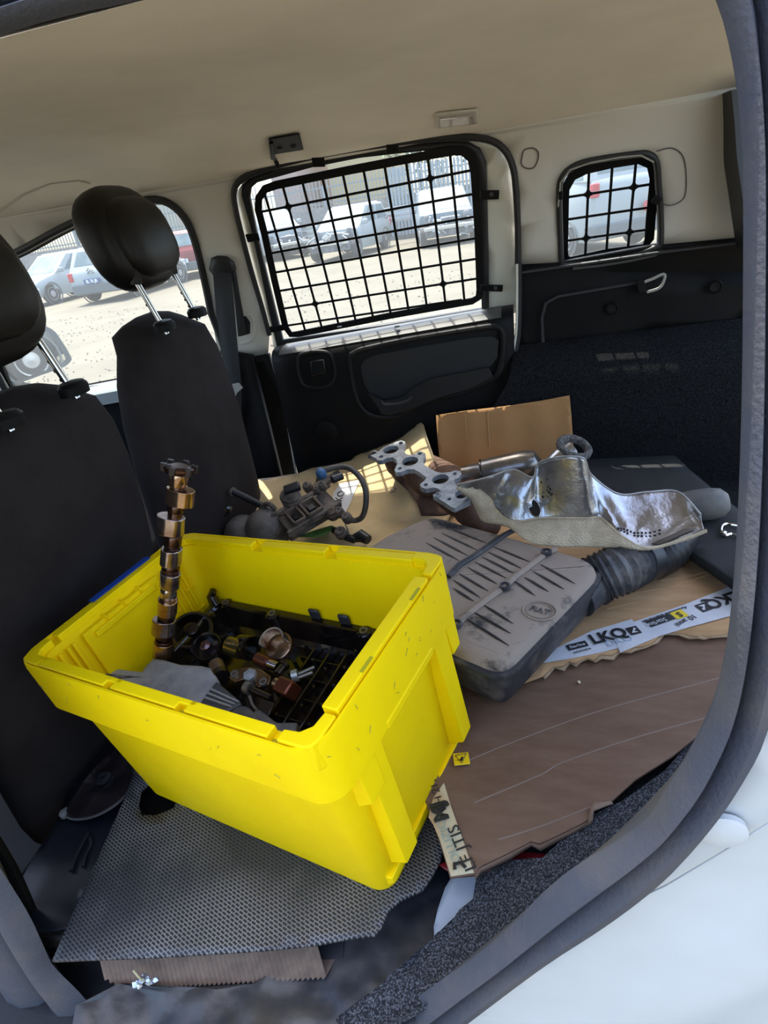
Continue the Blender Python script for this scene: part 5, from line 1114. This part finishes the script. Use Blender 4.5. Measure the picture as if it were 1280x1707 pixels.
M_camd = mat('dark_cam_journal', (.10, .05, .035), .2, metal=.9)
seg_('shaft', 0, .97, .0105, M_camd)
for u0, u1, r, m in ((.0, .085, .0165, M_cam), (.085, .10, .0185 * .8, M_camd), (.105, .135, .0125, M_camd), (.22, .25, .0135, M_camd), (.33, .395, .0128, M_cam2), (.475, .515, .0135, M_camd), (.605, .665, .0128, M_camd), (.78, .815, .012, M_camd), (.905, .975, .0135, M_cam)): seg_('journal', u0, u1, r, m)
lobe(.135, .215, math.radians(200), .0210, M_cam2); lobe(.255, .33, math.radians(-70), .0205, M_cam); lobe(.40, .475, math.radians(-60), .0195, M_cam2); lobe(.52, .60, math.radians(-95), .020, M_cam2); lobe(.67, .755, math.radians(180), .0265, M_cam2); lobe(.82, .895, math.radians(-10), .0265, M_cam)
MB().lathe([(.010, .96 * LN), (.020, .97 * LN), (.022, .985 * LN), (.022, .995 * LN), (.012, 1.0 * LN)], CMx, seg=14).build('end_gear', M_camd, t_, smooth=0)
for k in range(6):
    a = k * math.pi / 3 + .4; MB().box((.021 * math.cos(a), .021 * math.sin(a), .988 * LN), (.009, .006, .012), CMx).build('gear_tooth', M_dsteel, t_, bevel=.001)
# ================================================================ THE YARD OUTSIDE
M_tyre = mat('tyre_rubber', (.035, .036, .038), .8)
M_hub = mat('grey_wheel_cover', (.38, .39, .40), .4, metal=.4)
M_cglass = mat('car_glass', (.10, .14, .15), .25, c2=(.15, .19, .20), scale=2, spec=.25)
M_under = mat('dark_engine_bay', (.075, .085, .095), .7, c2=(.16, .17, .18), scale=5, lo=.45, hi=.6)
M_bump = mat('dark_grey_bumper', (.10, .115, .125), .6)
def paint(name, c): return mat(name, c, .4, spec=.3)
P_white = paint('white_car_paint', (.31, .34, .34)); P_silver = paint('silver_blue_paint', (.20, .235, .25)); P_red = paint('red_car_paint', (.17, .018, .022)); P_grey = paint('grey_car_paint', (.055, .065, .07)); P_blue = paint('pale_blue_paint', (.17, .21, .225))
def car(label, px, py, heading, L=3.9, W=1.68, H=1.48, p=P_white, style='hatch', stripped=False, zg=ZG, name='car', cat='car', loc=None, rear=None, wheel=None):
    q = loc or (atZ(px, py, zg) if px else V((0, 0, zg))); hd_ = math.radians(heading); D = V((math.cos(hd_), math.sin(hd_), 0)); Sd = V((-D.y, D.x, 0))
    if rear: q = atZ(rear[0], rear[1], zg + rear[2]); q.z = zg; q = q + D * L / 2
    if wheel: q = atZ(wheel[0], wheel[1], zg) - D * L * .32 - Sd * wheel[2] * (W / 2 - .1)
    t = thing(name, label, cat, q, 'scrapped and parked cars in the yard')
    MX = Matrix.Translation(q) @ Matrix.Rotation(math.radians(heading), 4, 'Z'); w = W / 2; h = L / 2
    def sec(x, z0, z1, hw, tw=.92): return [MX @ V(v) for v in ((x, -hw * .93, z0), (x, -hw, z0 + (z1 - z0) * .35), (x, -hw * .99, z0 + (z1 - z0) * .75), (x, -hw * tw, z1), (x, -hw * tw * .5, z1 + .015), (x, hw * tw * .5, z1 + .015), (x, hw * tw, z1), (x, hw * .99, z0 + (z1 - z0) * .75), (x, hw, z0 + (z1 - z0) * .35), (x, hw * .93, z0))]
    hood = {'hatch': .86, 'van': .95, 'suv': 1.0}[style] * H / 1.48
    belt = hood + .06; f_end = h * .52 if stripped else h
    S = [(-h, .42, belt - .10, w * .86), (-h + .08, .26, belt, w * .96), (-h * .6, .22, belt + .01, w), (0, .20, belt, w), (h * .38, .22, belt - .02, w), (h * .5, .24, hood, w * .99)]
    if not stripped: S += [(h * .8, .26, hood - .10, w * .95), (h * .95, .30, hood - .22, w * .85), (h, .38, hood - .34, w * .74)]
    else: S += [(h * .56, .34, hood - .03, w * .96)]
    MB().loft([sec(*a) for a in S]).build('body', p, t, smooth=50)
    rb = {'hatch': (-h * .97, -h * .80), 'van': (-h * .2, -h * .12), 'suv': (-h * .96, -h * .86)}[style]
    x0, x1, x2, x3 = rb[0], rb[1], -h * .02 if style != 'van' else h * .10, h * .46
    wt = w * .80; wb = w * .93
    cab = {(0): None}; C = [(x0, wb, belt - .02), (x3, wb, belt - .04), (x2, wt, H - .03), (x1, wt, H - .05)]
    mb = MB(); pts = [V((x0, -wb, belt - .03)), V((x3, -wb, belt - .05)), V((x3, wb, belt - .05)), V((x0, wb, belt - .03)), V((x1, -wt, H - .04)), V((x2, -wt, H - .02)), V((x2, wt, H - .02)), V((x1, wt, H - .04))]
    mb.hexa([MX @ v for v in pts]); mb.build('cabin', p, t, bevel=.05, seg=3)
    MB().hexa([MX @ v for v in (V((x1 + .05, -wt * .9, H - .04)), V((x2 - .05, -wt * .9, H - .03)), V((x2 - .05, wt * .9, H - .03)), V((x1 + .05, wt * .9, H - .04)), V((x1 + .12, -wt * .8, H + .01)), V((x2 - .12, -wt * .8, H + .015)), V((x2 - .12, wt * .8, H + .015)), V((x1 + .12, wt * .8, H + .01)))]).build('roof', p, t, bevel=.02)
    def pane(a, b, c, d, nm, u0=.08, u1=.92, v0=.12, v1=.88, m=M_cglass):
        """pane on the quad a b (bottom) c d (top)"""
        P = lambda u, v: (a.lerp(b, u)).lerp(d.lerp(c, u), v); n = (b - a).cross(d - a).normalized() * .008
        qd = [P(u0, v0), P(u1, v0), P(u1 - .03, v1), P(u0 + .03, v1)]
        MB().hexa([MX @ (v - n) for v in qd] + [MX @ (v + n) for v in qd]).build(nm, m, t, bevel=.004)
    pane(pts[1], pts[2], pts[6], pts[5], 'windscreen', .06, .94, .10, .92)
    pane(pts[3], pts[0], pts[4], pts[7], 'rear_window', .10, .90, .25, .90)
    for a, b, c, d in ((pts[0], pts[1], pts[5], pts[4]), (pts[2], pts[3], pts[7], pts[6])):
        flip = a is pts[2]
        if style == 'van': pane(a, b, c, d, 'side_window', .10, .80, .14, .88)
        else:
            pane(a, b, c, d, 'side_window', *((.08, .42) if not flip else (.58, .92)), .14, .88); pane(a, b, c, d, 'side_window', *((.48, .84) if not flip else (.16, .52)), .14, .88)
    if style == 'van': MB().hexa([MX @ V(v) for v in ((-h, -w, .45), (x0 - .05, -w, .45), (x0 - .05, w, .45), (-h, w, .45), (-h, -w, belt), (x0 - .05, -w, belt), (x0 - .05, w, belt), (-h, w, belt))]).build('cargo_bed', p, t, bevel=.03)
    for sx, sy in ((h * .64, -1), (h * .64, 1), (-h * .62, -1), (-h * .62, 1)):
        M = MX @ Matrix.Translation((sx, sy * (w - .11), .31)) @ Matrix.Rotation(math.pi / 2 * sy * -1, 4, 'X')
        wh = MB().lathe([(.20, -.10), (.30, -.09), (.315, -.04), (.315, .05), (.29, .09), (.20, .095)], M, seg=24).build('wheel', M_tyre, t)
        MB().lathe([(.205, .08), (.20, .10), (.17, .088), (.05, .10), (.001, .11)], M, seg=20).build('hubcap', M_hub, wh)
        if not stripped or sx < 0: MB().lathe([(.36, .095), (.36, .12), (.33, .12), (.33, .095)], M, seg=24, cap=False).build('wheel_arch', M_bump, t)
    rear = V((-h - .005, 0, 0))
    MB().hexa([MX @ V(v) for v in ((-h - .06, -w * .9, .28), (-h + .2, -w * .99, .28), (-h + .2, w * .99, .28), (-h - .06, w * .9, .28), (-h - .07, -w * .9, .55), (-h + .2, -w, .55), (-h + .2, w, .55), (-h - .07, w * .9, .55))]).build('rear_bumper', M_bump, t, bevel=.03)
    for s in (-1, 1): MB().box((-h + .03, s * w * .86, belt - .16), (.10, .16, .24), MX).build('tail_light', mat('tail_light_red', (.45, .03, .04), .25), t, bevel=.02)
    if not stripped:
        MB().hexa([MX @ V(v) for v in ((h - .22, -w * .96, .24), (h + .05, -w * .72, .26), (h + .05, w * .72, .26), (h - .22, w * .96, .24), (h - .22, -w * .97, .56), (h + .06, -w * .72, .54), (h + .06, w * .72, .54), (h - .22, w * .97, .56))]).build('front_bumper', p, t, bevel=.05)
        for s in (-1, 1): MB().box((h - .12, s * w * .66, hood - .26), (.16, .32, .15), MX).build('headlight', mat('headlight_glass', (.5, .54, .55), .15), t, bevel=.03)
        MB().box((h + .02, 0, hood - .34), (.06, .7, .10), MX).build('grille', M_bump, t, bevel=.01)
    else:
        MB().box((h * .72, 0, .42), (h * .36, W * .8, .30), MX).build('engine_bay', M_under, t, bevel=.04)
        MB().box((h * .66, .1, .66), (.5, .62, .26), MX).build('engine_block', M_under, t, bevel=.04)
        MB().box((h * .93, 0, .52), (.06, W * .86, .09), MX).build('crash_beam', mat('pale_beam', (.48, .46, .38), .6), t, bevel=.01)
        for s in (-1, 1):
            MB().box((h * .76, s * w * .55, .50), (h * .5, .08, .12), MX).build('frame_rail', M_hub, t, bevel=.01)
            MB().lathe([(.09, 0), (.11, .05), (.10, .3), (.07, .34)], MX @ Matrix.Translation((h * .66, s * w * .68, .55)), seg=12).build('strut_tower', M_under, t)
        jn = MB()
        for k in range(26):
            a = V((h * random.uniform(.6, .98), random.uniform(-w * .8, w * .8), random.uniform(.25, .8))); jn.tube([MX @ a, MX @ (a + V((random.uniform(-.1, .1), random.uniform(-.25, .25), random.uniform(-.15, .15))))], random.uniform(.015, .04), 6)
        tag(jn.build('loose_parts', mat('light_engine_scrap', (.33, .36, .37), .5), t), kind='stuff')
    for s in (-1, 1): MB().box((x3 - .22, s * (w + .07), belt + .06), (.12, .16, .14), MX).build('wing_mirror', p if p is P_white else M_bump, t, bevel=.03)
    return t, MX, h, w, belt, hood
r = car('white hatchback seen from behind with blue-framed number plate and chevron emblem', 0, 0, 88, rear=(156, 468, .62), p=P_white, L=3.95, W=1.75, H=1.50)
t, MX, h, w, belt, hood = r
MB().box((-h - .075, 0, .62), (.02, .56, .13), MX).build('number_plate', mat('plate_blue', (.05, .09, .20), .4), t)
PM = MX @ basis(V((-h - .09, 0, .62)), (0, -1, 0), z=(-1, 0, 0))
text_mb('EL 76 JB', .115, PM, extrude=.003, bold=.004).build('plate_characters', mat('plate_white', (.7, .74, .76), .4), t, smooth=0)
for k in range(2):
    z = .86 + .065 * k; MB().tube([MX @ V((-h - .02, .11, z - .03)), MX @ V((-h - .035, 0, z + .045)), MX @ V((-h - .02, -.11, z - .03))], .018, 6).build('chevron', mat('grey_emblem', (.16, .18, .19), .3), t, smooth=0)
car('white city car parked nose-left beside the chevron hatchback', 0, 0, 262, wheel=(92, 506, 1), p=P_white, L=3.6, W=1.6, H=1.46)
t, MX, h, w, belt, hood = car('red hatchback seen from behind past the headrest rod', 0, 0, 106, rear=(301, 436, .60), p=P_red, L=3.8, W=1.7, H=1.52)
MB().box((-h - .075, 0, .60), (.02, .56, .13), MX).build('number_plate', mat('plate_white', (.7, .74, .76), .4), t)
text_mb('DY 623TT', .105, MX @ basis(V((-h - .088, 0, .60)), (0, -1, 0), z=(-1, 0, 0)), extrude=.002, bold=.003).build('plate_characters', mat('plate_blue', (.05, .09, .20), .4), t, smooth=0)
car('dark grey car standing crosswise behind the van, seen only in the wing mirror', 0, 0, 90, p=P_grey, L=3.9, H=1.42, loc=V((5.25, 1.75, ZG)))
# the van's own far wing mirror, angled so that it shows the grey car's wheel
mc = atY(52, 598, 1.90); tgt = V((4.4, 3.0, ZG + .33)); dd = mc.normalized(); nn = ((tgt - mc).normalized() - dd).normalized()
wm_ = thing('wing_mirror', 'wing mirror outside the front window, reflecting a car wheel', 'mirror', mc + V((0, 0, -.1)))
mo = [(-40, 560), (0, 548), (60, 541), (88, 550), (104, 570), (118, 594), (118, 602), (106, 612), (70, 625), (40, 636), (0, 648), (-40, 640)]
def mpl(x, y, h=0.): return atP(x, y, mc, nn) + nn * h
mo2 = [(p.x, p.y) for p in spline([(x, y, 0) for x, y in mo], 4)]
MB().loft([[mpl(x, y, h).lerp(mpl(40, 595, h), s_) for x, y in mo2] for s_, h in ((0, 0), (0, -.02), (.15, -.06), (.5, -.09))]).build('mirror_housing', mat('grey_mirror_shell', (.10, .115, .12), .5), wm_, smooth=60)
mi = [(30 + (x - 30) * .88, 595 + (y - 595) * .86) for x, y in mo2]
sheet(mi, lambda a, b: mpl(a, b, .002)).build('mirror_glass', mat('mirror_glass', (.80, .83, .82), .02, metal=1.), wm_, smooth=0)
MB().loft([[mpl(x, y, h) for x, y in ((10, 640), (40, 636), (64, 640), (60, 652), (40, 664), (15, 672))] for h in (-.03, -.06)]).build('mirror_foot', mat('grey_mirror_shell', (.10, .115, .12), .5), wm_, bevel=.004)
car('white pickup with its front end stripped, leftmost behind the large window guard', 0, 0, -50, wheel=(452, 436, -1), p=P_white, L=4.2, H=1.72, style='van', stripped=True)
car('white hatchback with missing front, in the middle of the large window guard', 588, 424, -99, p=P_white, L=3.9, W=1.68, H=1.50, stripped=True)
car('pale blue hatchback with missing front, at the right of the large window guard', 742, 402, -78, p=P_blue, L=4.0, W=1.8, H=1.58, stripped=True)
car('dark stripped car front between the two pale hatchbacks', 668, 392, -88, p=P_grey, L=3.5, W=1.45, H=1.05, stripped=True)
t, MX, h, w, belt, hood = car('white off-roader with red tail lights behind the small window guard', 0, 0, 120, rear=(1048, 352, .70), p=P_white, L=4.1, W=1.75, H=1.85, style='suv')
MB().lathe([(.10, 0), (.10, .03), (.06, .05), (.001, .05)], MX @ basis(V((-h - .08, -.35, .75)), (0, 1, 0), z=(-1, 0, 0)), seg=16).build('round_reflector', mat('tail_light_red', (.45, .03, .04), .25), t)
# heap of removed bumpers
def bumper(label, px, py, z, m, heading):
    q = atZ(px, py, ZG); t = thing('car_bumper', label, 'bumper', q, 'removed bumpers stacked on the ground')
    MX = Matrix.Translation((q.x, q.y, ZG + z)) @ Matrix.Rotation(math.radians(heading), 4, 'Z')
    MB().loft([[MX @ V((x, .25 * (x / .75) ** 2 + dy, dz)) for dy, dz in ((0, 0), (.05, .0), (.06, .16), (0, .18), (-.04, .09))] for x in [-.78 + .12 * k for k in range(14)]]).build('bumper_skin', m, t, smooth=50)
    MB().box((0, -.045, .09), (.5, .02, .05), MX).build('intake', M_bump, t)
for k in range(4): bumper(['lowest pale bumper in the pile left of the middle hatchback', 'second pale bumper in the pile left of the middle hatchback', 'third pale bumper in the pile left of the middle hatchback', 'topmost pale bumper in the pile left of the middle hatchback'][k], 508, 424, .30 + .19 * k, mat('pale_bumper', (.36, .36, .32), .5), 10)
for k in range(3): bumper(['lowest grey bumper lying on the dark stripped car', 'middle grey bumper lying on the dark stripped car', 'topmost grey bumper lying on the dark stripped car'][k], 652, 408, .72 + .16 * k, mat('silver_bumper', (.40, .43, .44), .4), 4)

# fence: low wall, rails, square pickets with pointed tops
FY = 26.5
fw = thing('yard_fence', 'tall pointed metal picket fence on a low concrete wall behind the parked cars', 'fence', (-9, FY, ZG))
MB().box((-11, FY, (ZG - .06) / 2 - .01), (54, .25, -.06 - ZG), None).build('concrete_wall', mat('grey_brown_block_wall', (.20, .185, .17), .9, c2=(.27, .25, .23), scale=3), fw)
pk = MB(); M_pk = mat('grey_fence_paint', (.20, .23, .24), .6)
x = -34.0; k = 0
while x < 14:
    tall = .16 if k % 2 else 0; top = .80 + tall
    pk.box((x, FY, (top - .2) / 2), (.035, .035, top + .2)); pk.lathe([(.03, top), (.001, top + .13)], Matrix.Translation((x, FY, 0)), seg=4)
    x += .155; k += 1
tag(pk.build('pickets', M_pk, fw, smooth=0), kind='stuff')
for z in (.05, .62): MB().box((-11, FY + .03, z), (54, .03, .05)).build('rail', M_pk, fw)
for x in (-28, -24, -20, -16, -12, -8, -4, 0, 4, 8): MB().box((x, FY, -.05), (.10, .10, 1.5)).build('post', M_pk, fw, smooth=0)
mf_ = thing('sheet_metal_gate', 'closely ribbed grey metal gate in the fence beyond the pale blue hatchback', 'gate', (-2.6, FY - .3, ZG))
for k in range(36): MB().box((-5.3 + .14 * k, FY - .3, -.3), (.09, .03, 2.4)).build('gate_slat', mat('gate_blue_grey', (.22, .27, .30), .5), mf_, smooth=0)
MB().box((-2.75, FY - .27, -.3), (5.1, .03, .08)).build('gate_rail', M_pk, mf_)
def building(label, x0, x1, y0, z1, c, n, m, roof=True):
    t = thing('building', label, 'building', ((x0 + x1) / 2, y0, ZG))
    MB().box(((x0 + x1) / 2, y0 + 3, (z1 - 1.4) / 2), (x1 - x0, 6, z1 + 1.4)).build('wall', mat(m, c, .9), t, smooth=0)
    MB().box(((x0 + x1) / 2, y0 + 3, z1 + .1), (x1 - x0 + .5, 6.5, .2)).build('roof_slab', mat('roof_slab_grey', (.35, .30, .27), .9), t, smooth=0)
    for k in range(n):
        x = lerp(x0, x1, (k + .5) / n); f = MB().box((x, y0 - .02, z1 - 1.6), (1.0, .06, 1.2)).build('window', mat('shutter_grey', (.30, .32, .32), .7), t, smooth=0); MB().box((x, y0 - .055, z1 - 1.6), (.8, .02, 1.0)).build('pane', M_cglass, f, smooth=0)
def bx(px, y): return atY(px, 300, y).x
building('yellow plastered building beyond the fence', bx(549, 34), bx(655, 34), 34, 5.2, (.46, .35, .17), 2, 'yellow_plaster')
building('pink plastered building left of the yellow one beyond the fence', bx(452, 32), bx(496, 32), 32, 5.0, (.36, .25, .21), 1, 'pink_plaster')
building('pale building between the pink and the yellow one beyond the fence', bx(496, 40), bx(549, 40), 40, 6.6, (.40, .39, .35), 1, 'pale_plaster')
building('cream building beyond the fence at the far left', bx(120, 36), bx(275, 36), 36, 3.6, (.38, .36, .28), 3, 'cream_plaster')
def tree(label, x, y, hgt, r, c, sd):
    rnd = random.Random(sd); t = thing('tree', label, 'tree', (x, y, ZG), 'trees beyond the fence')
    MB().tube([V((x, y, ZG)), V((x + .1, y, 0)), V((x, y + .1, hgt - r))], [.18, .14, .06], 8).build('trunk', mat('grey_bark', (.14, .11, .085), .9), t)
    lv = MB()
    for k in range(1500):
        th = rnd.random() * 6.283; ph = math.acos(rnd.uniform(-1, 1)); rr_ = r * rnd.uniform(.55, 1.05) * (1 + .2 * math.sin(3 * th + sd)); p = V((x + rr_ * math.sin(ph) * math.cos(th), y + rr_ * math.sin(ph) * math.sin(th), hgt - r * .6 + rr_ * .85 * math.cos(ph)))
        a = V((rnd.uniform(-1, 1), rnd.uniform(-1, 1), rnd.uniform(-.5, .5))).normalized() * .13; b_ = V((rnd.uniform(-1, 1), rnd.uniform(-1, 1), rnd.uniform(-1, 1))).normalized() * .08
        lv.add([p - a, p + b_, p + a, p - b_], [(0, 1, 2, 3)])
    tag(lv.build('foliage', mat('leaf_green_%d' % c, ((.10, .15, .07), (.15, .19, .10), (.06, .10, .055))[c], .8), t, smooth=0), kind='stuff')
for i, (x, y, hh, r, c) in enumerate(((-4.0, 29, 3.4, 1.9, 0), (-.9, 27.5, 3.8, 1.5, 1), (2.2, 29, 3.6, 1.6, 0), (5.6, 28, 3.8, 1.6, 2), (-14.9, 28.2, 3.0, 1.3, 2), (-18.2, 28.5, 2.8, 1.5, 0), (9.2, 29, 3.2, 1.7, 1))):
    tree(['dense green tree right of the yellow building beyond the gate', 'light green tree beyond the gate behind the pale blue hatchback', 'green tree beyond the fence right of the light green one', 'dark tree beyond the fence behind the small window guard', 'dark tree left of the pink building', 'green tree between the cream and pink buildings', 'light tree beyond the fence at the far right'][i], x, y, hh, r, c, i)
# end of the yard
